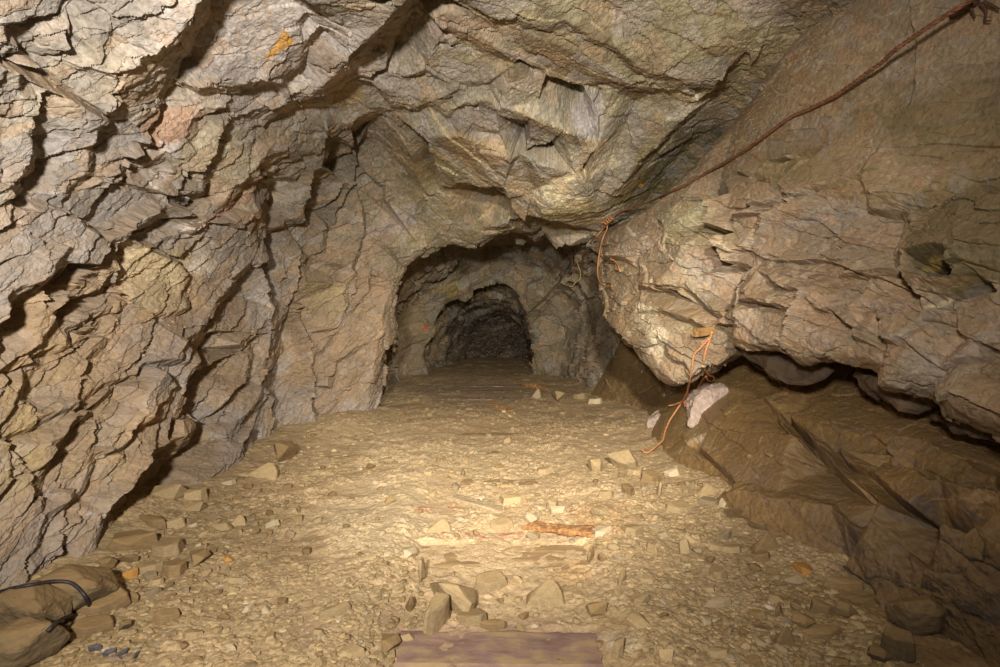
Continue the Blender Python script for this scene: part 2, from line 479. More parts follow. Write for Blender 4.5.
T.line([(420,-120),(520,0),(600,50),(655,85),(690,150),(722,210)], [.24,.24,.23,.22,.2,.17])
T.ledge([(490,50),(455,105)], .06, 0, 22, 10)
T.ledge([(558,105),(480,200),(455,310),(395,365),(400,410)], .08, 0, 22, 8)
T.line([(0,430),(60,402),(130,392),(260,390),(310,372),(400,405)], .13)
T.line([(0,455),(70,432),(140,432),(270,420),(330,400),(420,445)], -.02)
T.ledge([(350,510),(480,482),(590,468),(622,418)], .1, -.06, 10, 26)
T.ledge([(800,540),(730,575),(650,592),(600,640)], .08, -.08, 14, 26)
T.line([(680,420),(760,360),(880,330)], 0.0)
T.ledge([(880,330),(820,362),(740,345)], .05, -.02, 0, 22)
T.ledge([(210,560),(110,600),(60,667)], .08, 0, 15, 25)
T.ledge([(190,520),(100,500),(0,520)], .06, .0, 0, 24)
T.at(0, 130)
T.line([(140,0),(150,95),(120,180),(20,265),(0,275)], .17)
T.line([(172,10),(180,110),(145,200),(50,295),(0,330)], -.02)
T.ledge([(540,110),(600,60),(690,40)], -.02, .02, 0, -20)
T.ledge([(690,40),(640,90),(605,120)], .1, 0, 25, 30)
T.ledge([(590,110),(612,150),(580,245)], .1, .02, 22, 8)
T.ledge([(790,120),(740,150),(670,165)], .1, .02, 5, 28)
T.ledge([(490,242),(570,248),(650,262),(740,285)], .1, .0, 0, 20)
T.ledge([(955,230),(950,280),(870,302),(790,300)], .14, .0, 10, 26)
T.line([(820,200),(880,190)], .12)
T.line([(830,315),(822,365),(720,402),(620,475),(500,548),(440,640)], [.12,.14,.16,.17,.17,.17])
T.line([(850,345),(840,395),(740,432),(640,505),(530,565),(470,667)], [-.05,-.06,-.06,-.06,-.08,-.08])
T.line([(430,462),(560,392),(720,345)], [.0,.0,.05])
T.line([(412,468),(360,540),(280,610),(205,667)], [.2,.22,.22,.22])
T.line([(432,490),(385,565),(310,632),(250,680)], [-.03,-.05,-.06,-.07])
T.line([(0,360),(75,368),(180,388),(300,392),(400,432)], [.16,.16,.16,.17,.18])
T.line([(60,350),(90,300),(200,330),(290,370)], [.04,.02,.04,.05])
T.ledge([(310,310),(295,385)], .13, .05, 18, 0)
T.ledge([(410,190),(330,270),(290,300)], .12, .04, 20, 18)
T.line([(590,505),(700,560),(830,630)], .12); T.line([(600,485),(710,540),(840,612)], .02)
T.ledge([(572,530),(550,600),(552,667)], .12, -.02, -20, 0)
T.ledge([(1000,405),(930,440),(872,480)], .1, .02, 0, 26)
T.ledge([(980,40),(920,100),(850,170)], .09, .02, 22, 14)
T.at(200, 130)
T.line([(330,90),(285,155),(240,205),(190,262),(120,340),(0,412)], [.14,.18,.19,.2,.2,.2])
T.line([(315,185),(290,205),(235,235),(120,372),(0,436)], [.0,.02,.02,.04,.06])
T.line([(302,232),(272,380),(150,440),(0,470)], [.2,.22,.22,.22])
T.line([(270,390),(240,480),(205,640),(190,680)], [.2,.2,.2,.2])
T.line([(305,420),(285,500),(262,660)], [-.3,-.3,-.3])
T.line([(325,250),(310,330)], [-.25,-.28])
T.ledge([(105,0),(75,90),(0,180)], .14, .04, 22, 12)
T.line([(470,240),(442,330),(412,428),(345,460),(300,455)], [.05,.06,.06,.05,0])
T.line([(490,260),(470,350),(430,455),(345,485)], [-.12,-.14,-.14,-.15])
T.line([(380,135),(460,140)], [.05,.05])
T.line([(612,0),(590,100),(580,180),(545,195),(528,330),(495,392),(440,425)], [.12,.13,.14,.14,.14,.12,.08])
T.line([(660,0),(625,110),(600,200),(578,300),(545,385),(480,440)], [-.12,-.14,-.14,-.14,-.14,-.12])
T.line([(722,0),(722,110),(690,245),(650,330),(600,460),(570,580)], [.08,.1,.1,.1,.08,.06])
T.line([(745,20),(738,130),(705,260),(672,350),(622,470),(600,580)], [-.06,-.08,-.08,-.06,-.05,-.04])
T.ledge([(760,60),(748,180),(728,270),(655,400)], .06, -.05, 20, 8)
T.ledge([(390,450),(400,667)], .04, -.03, 10, 0)
T.ledge([(488,440),(500,600),(480,667)], .08, -.06, 14, 0)
T.ledge([(770,400),(778,490),(740,600),(720,660)], .07, -.05, 14, 4)
T.ledge([(860,260),(890,265),(880,330)], .03, -.1, -16, 10)
T.at(0, 260)
T.line([(270,5),(170,82),(60,132),(0,172)], [.22,.22,.22,.22])
T.line([(300,15),(195,105),(80,160),(0,205)], [-.05,-.05,-.04,-.04])
T.line([(440,40),(380,115),(330,168),(215,240)], [.1,.15,.16,.14]); T.line([(470,60),(400,140),(345,190),(240,260)], [-.02,-.05,-.05,-.06])
T.line([(165,90),(192,200),(186,262)], .14); T.line([(200,95),(215,200),(212,262)], -.1)
T.ledge([(545,0),(545,55),(470,140)], .1, .0, 20, 12)
T.line([(562,50),(590,160),(700,240),(780,262)], [.12,.13,.14,.12]); T.line([(545,60),(572,172),(690,258),(770,280)], [.0,.02,.04,.05])
T.ledge([(830,0),(892,80),(862,130),(870,225),(800,262)], .1, .03, 16, 10)
T.line([(250,220),(380,180),(560,170),(600,195),(700,270),(790,320),(885,382)], [.08,.06,.05,.06,.08,.14,.2])
T.line([(885,390),(840,465),(790,540),(715,655)], [.26,.28,.3,.3])
T.line([(935,420),(880,520),(820,610),(790,667)], [-.25,-.28,-.3,-.3])
T.ledge([(588,200),(555,250),(550,310)], .1, .04, 16, 10)
T.ledge([(590,205),(500,245),(370,285)], .12, .05, 0, 22)
T.ledge([(510,365),(455,435),(395,510)], .14, .07, 18, 16)
T.ledge([(540,570),(470,600),(415,640)], .16, .08, 6, 22)
T.ledge([(460,320),(390,350),(300,400)], .11, .04, 4, 24)
T.ledge([(360,300),(290,330),(272,400),(190,440)], .1, .0, 14, 20)
T.ledge([(130,440),(160,482),(95,590),(80,650)], .12, .0, 18, 6)
T.ledge([(130,455),(0,520)], .12, .04, 0, 22)
T.ledge([(640,545),(690,480),(760,490)], .16, .11, 8, 18)
T.line([(975,320),(910,392)], [.1,.05]); T.line([(985,345),(930,410)], -.15)
T.at(200, 260)
T.line([(300,0),(322,100),(330,180),(347,232),(352,350),(330,480),(292,600),(268,667)], [.16,.18,.2,.22,.22,.2,.2,.2])
T.line([(372,60),(380,200),(400,300),(390,420),(365,520),(345,650)], [-.32,-.34,-.34,-.34,-.34,-.32])
T.line([(185,60),(120,130),(70,190),(0,335)], [.1,.12,.14,.16]); T.line([(200,90),(150,160),(85,215),(15,350)], [-.04,-.08,-.06,-.02])
T.line([(60,335),(205,340),(215,352),(190,400),(0,492)], [.02,.1,.14,.16,.16]); T.line([(225,380),(195,430),(0,520)], [.02,.02,.04])
T.ledge([(265,350),(240,440),(212,560),(150,640)], .12, .04, 16, 8)
T.ledge([(390,0),(382,210)], -.05, -.2, 12, 0)
T.ledge([(500,0),(452,175),(410,210)], .02, -.14, 6, 20)
T.line([(478,220),(498,350),(525,600),(530,667)], [-.1,-.1,-.1,-.1]); T.line([(492,220),(512,350),(540,600),(545,667)], [.06,.06,.06,.05])
T.line([(440,220),(450,400),(450,620)], -.1)
T.ledge([(520,100),(690,110)], .03, .09, 0, 12)
T.ledge([(690,112),(690,200),(680,250),(595,330)], .09, .02, 14, 12)
T.ledge([(670,270),(650,320),(590,430),(540,442)], .08, .02, 12, 14)
T.ledge([(720,440),(640,480),(620,600)], .08, .0, 12, 14)
T.ledge([(740,60),(690,200),(735,150)], .06, 0, 12, 10)
T.ledge([(800,60),(800,150),(720,230)], .06, .0, 10, 14)
T.line([(935,10),(910,100),(908,150),(868,240),(868,330),(830,480),(810,600),(800,667)], [.1,.1,.12,.14,.14,.14,.12,.1])
T.line([(960,60),(945,160),(905,260),(895,350),(860,480),(845,600),(835,667)], [-.15,-.2,-.24,-.26,-.26,-.24,-.2])
T.at(0, 390)
T.line([(715,0),(680,120),(640,175),(640,225),(585,300)], [.28,.26,.24,.22,.2])
T.line([(765,10),(705,150),(690,230),(620,330)], [-.25,-.24,-.2,-.12])
T.line([(660,245),(600,345),(560,430),(500,480)], [.15,.16,.14,.12]); T.line([(690,300),(620,390),(570,460),(515,505)], [-.1,-.1,-.06,-.02])
T.line([(900,140),(892,208),(820,250),(740,302),(690,368),(640,440),(560,520),(500,600),(465,667)], [.16,.18,.2,.22,.24,.24,.24,.22,.2])
T.line([(930,160),(910,250),(850,290),(770,350),(720,430),(660,510),(590,600),(540,667)], [-.2,-.24,-.28,-.3,-.3,-.3,-.28,-.26])
T.ledge([(870,30),(832,130),(800,235)], .16, .06, 16, 4)
T.ledge([(530,0),(430,90),(330,160),(215,258)], .16, .06, 10, 22)
T.ledge([(410,60),(210,122),(70,200),(0,232)], .14, .05, 6, 22)
T.ledge([(240,310),(175,430),(150,520)], .12, .04, 18, 10)
T.ledge([(405,430),(380,480),(300,520),(180,600)], .12, .04, 10, 22)
T.ledge([(440,150),(430,260)], .1, .14, 14, 0)
T.ledge([(585,180),(580,270),(440,310)], .18, .1, 10, 16)
T.at(200, 390)
T.line([(275,0),(242,100),(250,170),(202,262),(205,345),(100,372),(0,432)], [.2,.2,.2,.18,.16,.14,.1])
T.line([(345,0),(300,110),(290,200),(240,290),(225,360)], [-.3,-.3,-.28,-.22,-.1])
T.ledge([(180,150),(130,230),(150,260)], .1, .04, 16, 8)
T.ledge([(540,100),(545,190),(510,230)], .06, -.08, 14, 4)
T.ledge([(350,40),(360,220)], .04, -.1, 14, 0)
# ceiling and brow
T.k = 1.0; T.boost = None
T.at(390, 0)
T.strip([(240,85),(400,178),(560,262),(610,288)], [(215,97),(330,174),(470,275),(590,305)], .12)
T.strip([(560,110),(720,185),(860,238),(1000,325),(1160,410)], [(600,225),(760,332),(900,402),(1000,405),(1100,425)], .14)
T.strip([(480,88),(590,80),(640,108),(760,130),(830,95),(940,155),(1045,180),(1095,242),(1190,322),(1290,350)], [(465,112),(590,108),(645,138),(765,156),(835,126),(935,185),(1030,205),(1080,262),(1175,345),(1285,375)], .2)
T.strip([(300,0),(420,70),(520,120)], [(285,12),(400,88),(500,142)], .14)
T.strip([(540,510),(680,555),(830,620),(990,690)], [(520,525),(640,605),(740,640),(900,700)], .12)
T.ledge([(90,360),(180,310),(210,340)], .05, -.03, 0, 20); T.ledge([(0,490),(120,510),(190,490),(160,480)], .08, -.04, 4, 22)
T.line([(0,150),(110,70),(215,90)], [-.08,-.06,-.04])
T.ledge([(270,540),(360,480),(440,470),(510,500)], .06, .0, 4, 20); T.ledge([(390,600),(520,625)], .05, 0, 4, 18)
T.ledge([(340,180),(290,210),(240,190)], .06, 0, 10, 20); T.ledge([(460,390),(330,400),(290,440)], .05, 0, 6, 18)
T.ledge([(700,470),(740,350)], .03, -.02, -12, 4); T.ledge([(910,405),(990,560)], .04, -.02, 12, 0)
T.at(590, 0)
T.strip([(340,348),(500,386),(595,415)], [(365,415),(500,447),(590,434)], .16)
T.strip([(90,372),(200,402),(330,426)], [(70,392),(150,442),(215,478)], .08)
T.line([(610,270),(520,220),(400,160),(250,100),(100,50)], [.12,.15,.12,.1,.1])
T.line([(600,410),(650,320),(760,200),(880,70)], [-.02,0,.05,.08]); T.line([(680,570),(620,460),(600,420)], [-.12,-.1,-.05])
T.line([(480,540),(500,480),(600,450)], [.06,.04,-.03]); T.ledge([(740,220),(770,300)], .05, -.02, 10, 0)
T.at(390, 130)
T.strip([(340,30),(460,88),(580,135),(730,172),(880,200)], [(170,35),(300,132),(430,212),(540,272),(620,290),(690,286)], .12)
T.line([(600,135),(650,90),(740,72)], [.0,.02,.02])
T.line([(740,240),(900,196),(940,260),(985,370)], [.06,.10,.14,.14]); T.line([(690,290),(655,400)], [.0,.06])
T.ledge([(640,430),(720,425),(860,440),(1000,465)], .14, -.04, 0, 22)
T.line([(0,556),(140,550),(270,520),(350,490),(470,460),(580,430),(635,425)], [.08,.1,.1,.1,.08,.06,.06])
T.line([(140,575),(280,545),(370,515),(480,485),(580,455)], [-.05,-.08,-.05,-.02,-.02])
T.line([(390,502),(640,512),(740,505),(860,548),(885,600)], [.15,.15,.15,.15,.12]); T.line([(390,530),(640,540),(730,540),(840,575),(865,620)], [-.25,-.3,-.3,-.25,-.2])
T.ledge([(190,310),(250,265),(320,245)], .04, -.01, 4, 16)
T.ledge([(0,345),(100,400),(150,450)], .02, .07, 0, 12)
T.ledge([(540,275),(560,330),(580,380)], .05, 0, 12, 0)
T.ledge([(140,560),(60,640)], .06, -.04, 14, 10)

B = Feats(); B.k = 1.4
B.at(590, 130)
B.line([(440,560),(520,430),(560,330)], [.10,.17,.12]); B.line([(585,520),(615,620)], [.15,.13])
B.line([(612,300),(642,350),(648,430),(682,510),(724,590),(748,667)], -.1); B.line([(640,240),(674,300),(670,400),(704,490),(756,565),(780,655)], [0,.03,.05,.06,.06,.05])
B.ledge([(670,400),(810,390)], .17, .1, 0, 22)
B.ledge([(700,190),(780,205),(830,150),(910,122),(1000,140)], .07, -.03, 0, 22)
B.ledge([(780,250),(900,245),(950,300),(950,350)], .08, .02, -8, 18)
B.ledge([(860,325),(915,320)], .12, .04, 0, 18)
B.ledge([(315,430),(345,440),(352,490)], .05, -.01, 12, 6)
B.ledge([(430,330),(540,330)], .05, 0, 0, 14)
B.ledge([(60,600),(170,605)], .06, -.04, 0, 22)
B.ledge([(245,600),(250,667)], .05, -.02, -14, 0)
B.at(590, 260)
B.line([(245,118),(330,130),(405,142),(460,110),(510,70),(690,10)], [.08,.1,.12,.12,.1,.06]); B.line([(245,142),(330,152),(415,165),(475,130),(525,92),(690,35)], [.0,0,0,0,0,.0])
B.ledge([(250,228),(380,240),(500,280),(590,310)], .08, .0, -2, 20)
B.ledge([(440,130),(540,200),(640,270),(690,300)], .05, -.02, -10, 18)
B.ledge([(350,440),(440,490),(480,540)], .08, .0, -4, 20)
B.ledge([(210,385),(330,320)], .06, .02, 6, 18)
B.line([(770,50),(742,130),(722,178)], [.1,.12,.14]); B.line([(740,60),(712,130),(698,180)], [-.06,-.06,-.04])
B.ledge([(722,180),(850,200),(960,222)], .14, .05, -4, 22)
B.ledge([(850,80),(900,120),(1000,140)], .14, .07, -6, 16)
B.line([(700,245),(690,370)], [.12,.12])
B.ledge([(680,320),(690,372),(760,395),(900,378)], .1, -.02, -8, 22)
B.at(790, 130)
B.ledge([(0,112),(180,60),(250,40),(470,15)], .05, -.02, 4, 20)
B.ledge([(0,140),(100,132)], .05, -.01, 0, 16)
B.ledge([(0,325),(150,300)], .06, 0, 6, 22)
B.ledge([(310,220),(345,300)], .04, .08, 12, -4)
B.line([(360,378),(480,368),(570,378),(640,378)], .08); B.line([(370,405),(480,430),(560,430),(640,400)], [-.02,-.03,-.03,-.02])
B.line([(645,402),(562,432),(538,560),(548,667)], [.1,.12,.14,.14]); B.line([(620,415),(535,450),(512,560),(522,667)], [-.02,-.03,-.03,-.03])
B.line([(660,392),(800,320),(890,262),(950,300),(1000,312)], [.08,.1,.1,.1,.1]); B.line([(660,372),(790,305),(890,240),(955,280),(1000,290)], [0,.01,.01,.01,.01])
B.line([(760,560),(900,520)], [.18,.16])
B.at(790, 260)
B.line([(545,0),(565,62),(640,82),(750,62),(900,70)], [.14,.15,.16,.15,.12]); B.line([(520,10),(545,85),(640,108),(760,90),(900,95)], [-.02,-.02,-.02,-.02,.0])
B.ledge([(430,242),(650,242),(800,202),(1000,160)], .1, .01, 0, 18)
B.ledge([(280,290),(290,350),(432,410)], .1, .03, -6, 18)
B.ledge([(430,410),(415,460)], .08, .0, 16, 0)
B.ledge([(720,485),(830,390)], .04, .09, 14, 8)
B.ledge([(200,60),(370,80),(330,170)], .08, .03, 8, 16)
B.ledge([(130,235),(210,245),(300,190)], .08, .03, 4, 14)

G = Feats(); G.k = 1.35
G.at(790, 390)
G.line([(0,120),(110,225),(200,335),(270,415),(425,530)], [.05,.05,.06,.07,.08]); G.line([(0,165),(90,262),(180,372),(250,445),(400,555)], [-.1,-.12,-.12,-.1,-.04])
G.line([(440,545),(390,600),(345,680)], .09); G.line([(465,560),(415,620),(372,690)], -.06)
G.line([(235,270),(275,330),(400,400),(500,488),(560,548),(750,660)], [.05,.06,.08,.08,.1,.12]); G.line([(230,300),(270,365),(390,435),(485,520),(550,580),(740,690)], [-.04,-.03,-.02,-.04,-.06,-.08])
G.line([(448,350),(530,378),(590,380),(700,428),(830,470),(1000,495)], [.04,.06,.08,.1,.12,.12]); G.line([(440,372),(525,402),(585,402),(690,452),(820,494),(1000,522)], -.03)
G.line([(510,450),(512,490)], .09); G.line([(490,450),(492,495)], -.05)
G.ledge([(490,225),(470,290),(400,400)], .05, -.01, 16, 6)
G.ledge([(640,240),(730,285),(850,340),(970,400)], .03, .0, -4, 12)
G.ledge([(180,540),(260,620),(330,660)], .05, .0, 10, -14)
G.at(590, 390)
G.ledge([(530,280),(640,380),(700,440)], .06, -.04, -8, 14)
G.ledge([(905,150),(960,210),(1000,230)], .06, -.03, -4, 18)
G.ledge([(830,30),(900,110),(905,150)], .02, -.04, -14, 4)
G.line([(450,260),(560,190),(610,150)], [.03,.03,.03])
G.line([(700,480),(830,500),(880,470)], [.1,.1,.06])
G.at(790, 527)
G.line([(350,10),(290,130),(250,190)], .06); G.line([(375,20),(312,140),(275,200)], -.05)
G.ledge([(300,140),(370,270),(430,370)], .06, -.05, -14, 8)
G.line([(760,0),(860,60),(1000,130)], .1); G.line([(750,20),(850,85),(1000,160)], -.06)
G.line([(600,300),(740,350)], [.05,.05])

T.at(390, 0).vein([(240,95),(330,170),(470,272),(590,302)], [(360,20),(440,70),(520,75)], [(620,235),(760,335),(900,395),(1000,402)], [(760,220),(860,290),(1000,360)], [(190,490),(215,560),(270,640)], [(270,540),(310,510),(330,495)], [(540,545),(600,590),(650,605)], [(600,515),(720,580),(850,640)], [(700,470),(740,345)], [(560,40),(700,90),(800,100)])
T.at(590, 0).vein([(0,325),(60,365),(150,390),(330,415)], [(0,100),(60,150)], [(250,220),(400,270),(430,290)], [(1000,250),(920,320),(860,400),(800,470)], [(140,215),(220,225),(300,250)], [(500,320),(600,330),(700,270)])
T.vein([(380,430),(460,435),(512,460),(505,490),(482,540)], w=2.2, c='CFC8B6')
T.vein([(60,30),(200,80),(330,130),(480,200),(600,270)], [(560,60),(720,90),(880,70)], w=1.3, c='6E5230')
T.at(390, 130).vein([(250,0),(290,50),(350,90),(430,155),(500,215),(550,280)], [(860,270),(900,330),(950,410)], [(780,0),(880,70)], [(890,0),(990,60)], [(690,300),(680,350),(650,400)], [(420,430),(480,370),(540,320)])
T.vein([(800,330),(840,250),(900,205),(940,190)], w=2.4, c='C4B890')
B.at(790, 0).vein([(0,270),(100,220),(200,150)], [(0,360),(80,300),(150,230),(250,180),(340,115)], [(300,240),(420,200)], [(830,450),(870,540),(900,610)], [(880,190),(930,140)], [(620,80),(650,20)], c='A08E6C')
B.at(790, 130).vein([(370,30),(400,100)], [(910,400),(880,480),(840,560)], [(555,440),(520,510),(450,580)], c='A89A78')
B.at(790, 260).vein([(620,230),(700,215),(780,185)], w=1.8, c='B8A888')
B.at(590, 130).vein([(560,520),(620,540),(690,600)], [(540,600),(640,620),(680,640)], [(480,420),(560,480)], [(600,480),(640,560)], c='C0B498')
G.at(790, 527).vein([(340,50),(400,90),(440,150)], [(545,60),(540,160)], [(450,200),(520,330)], [(460,230),(600,290),(740,340)], w=.8, c='8A7446')
G.at(590, 390).vein([(370,320),(450,270),(560,200),(600,150)], w=2.0, c='A8967A')

T.at(200, 0).patch([(405,130),(440,185),(430,215),(380,240),(340,280),(305,285),(320,250),(365,190)], 'B4852E', .85)
T.at(0, 0).patch([(640,600),(760,500),(900,520),(915,600),(860,650),(760,700),(680,640)], 'A9866C').patch([(0,265),(130,335),(250,395),(400,480),(490,545),(480,560),(350,482),(220,430),(100,352),(0,310)], 'A0866A')
T.at(0, 130).patch([(590,505),(700,560),(830,630),(890,700),(862,750),(872,845),(780,880),(700,860),(590,780),(560,675)], 'BCAC88', .7)
T.patch([(745,35),(800,60),(880,50),(850,130),(790,140)], 'BDB3AA').patch([(740,190),(800,160),(810,200),(770,260),(730,250)], 'BFB4AA').patch([(880,485),(990,495),(960,590),(920,590)], 'C2B6A6').patch([(890,640),(960,605),(1000,660),(960,690),(900,680)], 'C2B7A6')
T.at(200, 130).patch([(0,436),(120,372),(235,235),(300,222),(288,300),(150,405),(0,470)], 'A9876E')
T.at(390, 0).patch([(850,520),(900,470),(960,490),(985,570),(960,640),(880,610)], 'A9A3A0').patch([(270,560),(430,490),(560,520),(700,610),(740,667),(400,667),(330,620)], '7C7570', .6).patch([(140,150),(215,95),(340,172),(250,190)], '9A8478', .5)
T.at(200, 260).patch([(520,105),(690,112),(690,200),(660,260),(595,330),(530,300)], 'A0906A', .5).patch([(410,210),(478,215),(500,350),(525,620),(440,620),(420,350)], '8E7656', .5).patch([(790,80),(905,70),(905,150),(860,190),(800,150)], '9A7E60', .5)
B.at(590, 260).patch([(220,200),(300,235),(322,300),(372,350),(330,500),(300,400),(260,370),(290,290),(200,310)], 'C2B598', .7)
B.at(790, 130).patch([(650,400),(800,320),(890,262),(1010,310),(1010,720),(860,690),(650,690),(545,620),(540,520),(565,440)], '544C32', .85).patch([(630,640),(680,590),(720,640),(700,667),(640,667)], 'A88C48', .6)
B.at(790, 0).patch([(480,620),(640,430),(830,380),(1010,370),(1010,667),(780,780),(520,780)], '675E42', .55)

# ------------------------------------------------------------------ relief and colour of a rock face
def inside(px, py, poly):
    r = np.zeros(len(px), bool); x1, y1 = poly[-1]
    for x2, y2 in poly:
        c = ((y1 > py) != (y2 > py))
        if y1 != y2: r ^= c & (px < (x2 - x1) * (py - y1) / (y2 - y1) + x1)
        x1, y1 = x2, y2
    return r
def paint(V, base, blobs, seed, undersides=(), veins=()):
    """base colour: bands and patches of stone, tinted undersides, far tunnel darkness painted in"""
    c = np.tile(srgb(base), (len(V), 1))
    px, py, z = proj(V)
    w1 = chunks(lambda q, k: fbm(q * 3.1, 5, seed, .7), V); w2 = chunks(lambda q, k: fbm(q * 3.1 + 9.3, 5, seed, .7), V)
    for (bx, by, rx, ry, rot, colr, wt, hard) in blobs:
        a = math.radians(rot)
        dx, dy = px - bx, by - py
        u = (dx * math.cos(a) + dy * math.sin(a)) / rx; v = (-dx * math.sin(a) + dy * math.cos(a)) / ry
        e = np.hypot(u + 1.1 * w1, v + 1.1 * w2)
        t = np.clip((1.0 + 0.5 / hard - e) * hard, 0, 1); t = t * t * (3 - 2 * t) * wt * (z > 0.3)
        c += (srgb(colr) - c) * t[:, None]
    for poly in undersides:                               # slab undersides mixed towards brown
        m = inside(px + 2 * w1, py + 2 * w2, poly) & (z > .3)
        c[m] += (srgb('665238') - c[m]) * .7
    for pts, wd, colr in veins:                       # calcite veins
        q = np.array(pts); near = np.where((px > q[:, 0].min() - 5) & (px < q[:, 0].max() + 5) & (py > q[:, 1].min() - 5) & (py < q[:, 1].max() + 5) & (z > .3))[0]
        if not len(near): continue
        x = px[near] + 3 * w1[near]; y = py[near] + 3 * w2[near]; e = np.full(len(near), 1e9)
        for (ax, ay), (bx, by) in zip(pts[:-1], pts[1:]):
            t = np.clip(((x - ax) * (bx - ax) + (y - ay) * (by - ay)) / max((bx - ax) ** 2 + (by - ay) ** 2, 1e-6), 0, 1)
            e = np.minimum(e, np.hypot(ax + t * (bx - ax) - x, ay + t * (by - ay) - y))
        wl = wd * np.clip(.8 + 1.5 * fbm(V[near] * 6, 2, 77), .15, 1.6); k = np.clip(1.4 - e / wl, 0, 1) * .85
        c[near] += (srgb(colr) - c[near]) * k[:, None]
    return c

def rock_face(ctrl, step, feats, layers, base, blobs, inner, seed, jag=(2.6, 1.1), fine=(0.010, 5.0, 0.0035, 30.0), cellvar=0.22, fine_dir=None, featk=1.0, hues=(), blur=0):
    nu = seg_counts(ctrl, 0, step); S = catmull(ctrl, nu, 0)
    nv = seg_counts(S[::max(1, len(S) // 40)], 1, step); S = catmull(S, nv, 1)
    N = normals(S)
    if ((inner(S) - S) * N).sum() < 0:
        N = -N
    nuu, nvv = S.shape[:2]
    Pn = S.reshape(-1, 3)
    H = smooth2(feature_field(S, N, feats, False) * featk, blur)
    # break the traced lines up the way rock breaks: look the field up at slightly shifted places
    sc = np.clip(proj(Pn)[2], 1.5, 12).reshape(nuu, nvv)
    q = Pn * 1.0
    wu = chunks(lambda q, k: fbm(q * 5.0, 3, seed + 3), q).reshape(nuu, nvv) * jag[0] + chunks(lambda q, k: fbm(q * 22.0, 2, seed + 4), q).reshape(nuu, nvv) * jag[1]
    wv = chunks(lambda q, k: fbm(q * 5.0 + 50, 3, seed + 5), q).reshape(nuu, nvv) * jag[0] + chunks(lambda q, k: fbm(q * 22.0 + 50, 2, seed + 6), q).reshape(nuu, nvv) * jag[1]
    k = 4.0 / sc
    iu = np.clip(np.arange(nuu)[:, None] + wu * k * 1.6 / step, 0, nuu - 1); iv = np.clip(np.arange(nvv)[None, :] + wv * k * 1.6 / step, 0, nvv - 1)
    a, b = np.floor(iu).astype(int), np.floor(iv).astype(int); fa, fb = iu - a, iv - b
    a1, b1 = np.minimum(a + 1, nuu - 1), np.minimum(b + 1, nvv - 1)
    H = H[a, b] * (1 - fa) * (1 - fb) + H[a1, b] * fa * (1 - fb) + H[a, b1] * (1 - fa) * fb + H[a1, b1] * fa * fb
    D = H.reshape(-1).astype(np.float64)
    Q = Pn + N.reshape(-1, 3) * D[:, None]
    var = np.zeros(len(D), np.float32); var2 = np.zeros(len(D), np.float32)
    for (Bm, size, amp, tilt, bias, wgt, mask) in layers:
        seed += 11
        h, cid, gap = chunks(lambda q, k: chip_layer(q, Bm, size, amp, tilt, bias, seed), Q)
        mk = 1.0 if mask is None else mask(Q) if callable(mask) else np.clip(0.5 + 1.4 * chunks(lambda q, k: fbm(q * mask, 3, seed + 9), Q), 0, 1)
        D += h * mk; var += (cid - 0.5) * wgt; var2 += cid * (mk if size[0] < .5 and size[0] > .15 else 0)
    fq = Q if fine_dir is None else (Q @ fine_dir[0].T) / np.array(fine_dir[1])
    D += chunks(lambda q, k: (fine[0] * fbm(q * fine[1], 4, seed + 71) + fine[2] * (1 - 2 * np.abs(fbm(q * fine[3], 3, seed + 73)))).astype(np.float32), fq)
    V = Pn + N.reshape(-1, 3) * D[:, None]
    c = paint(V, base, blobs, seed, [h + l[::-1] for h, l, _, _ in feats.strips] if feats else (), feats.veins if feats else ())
    pat = feats.patches if feats else ()
    for k, (colr, frac, amt) in enumerate(hues):          # some chips are dusty, some fresh
        t = np.clip((np.modf(var2 * (7.3 + 5 * k))[0] - (1 - frac)) * 30, 0, 1) * amt
        c += (srgb(colr) - c) * t[:, None]
    if pat:
        pxx, pyy, zz = proj(V); j1 = chunks(lambda q, k: fbm(q * 4, 4, 61), V); j2 = chunks(lambda q, k: fbm(q * 4 + 5, 4, 62), V)
        for poly, colr, wt in pat:
            m = inside(pxx + 6 * j1, pyy + 6 * j2, poly) & (zz > .3)
            c[m] += (srgb(colr) - c[m]) * wt
    c *= np.clip(1 + cellvar * 2 * var, 0.45, 1.7)[:, None]
    return V.reshape(nuu, nvv, 3), np.clip(c, 0.01, 0.9).reshape(nuu, nvv, 3), nu, nv

BL = basis((0.1, .76, .64), (-.35, -.6, .7))
BC = basis((.89, .45, .05), (-.4, .8, .45))
BR = basis((.05, -.95, -.25), (.45, -.1, .9))

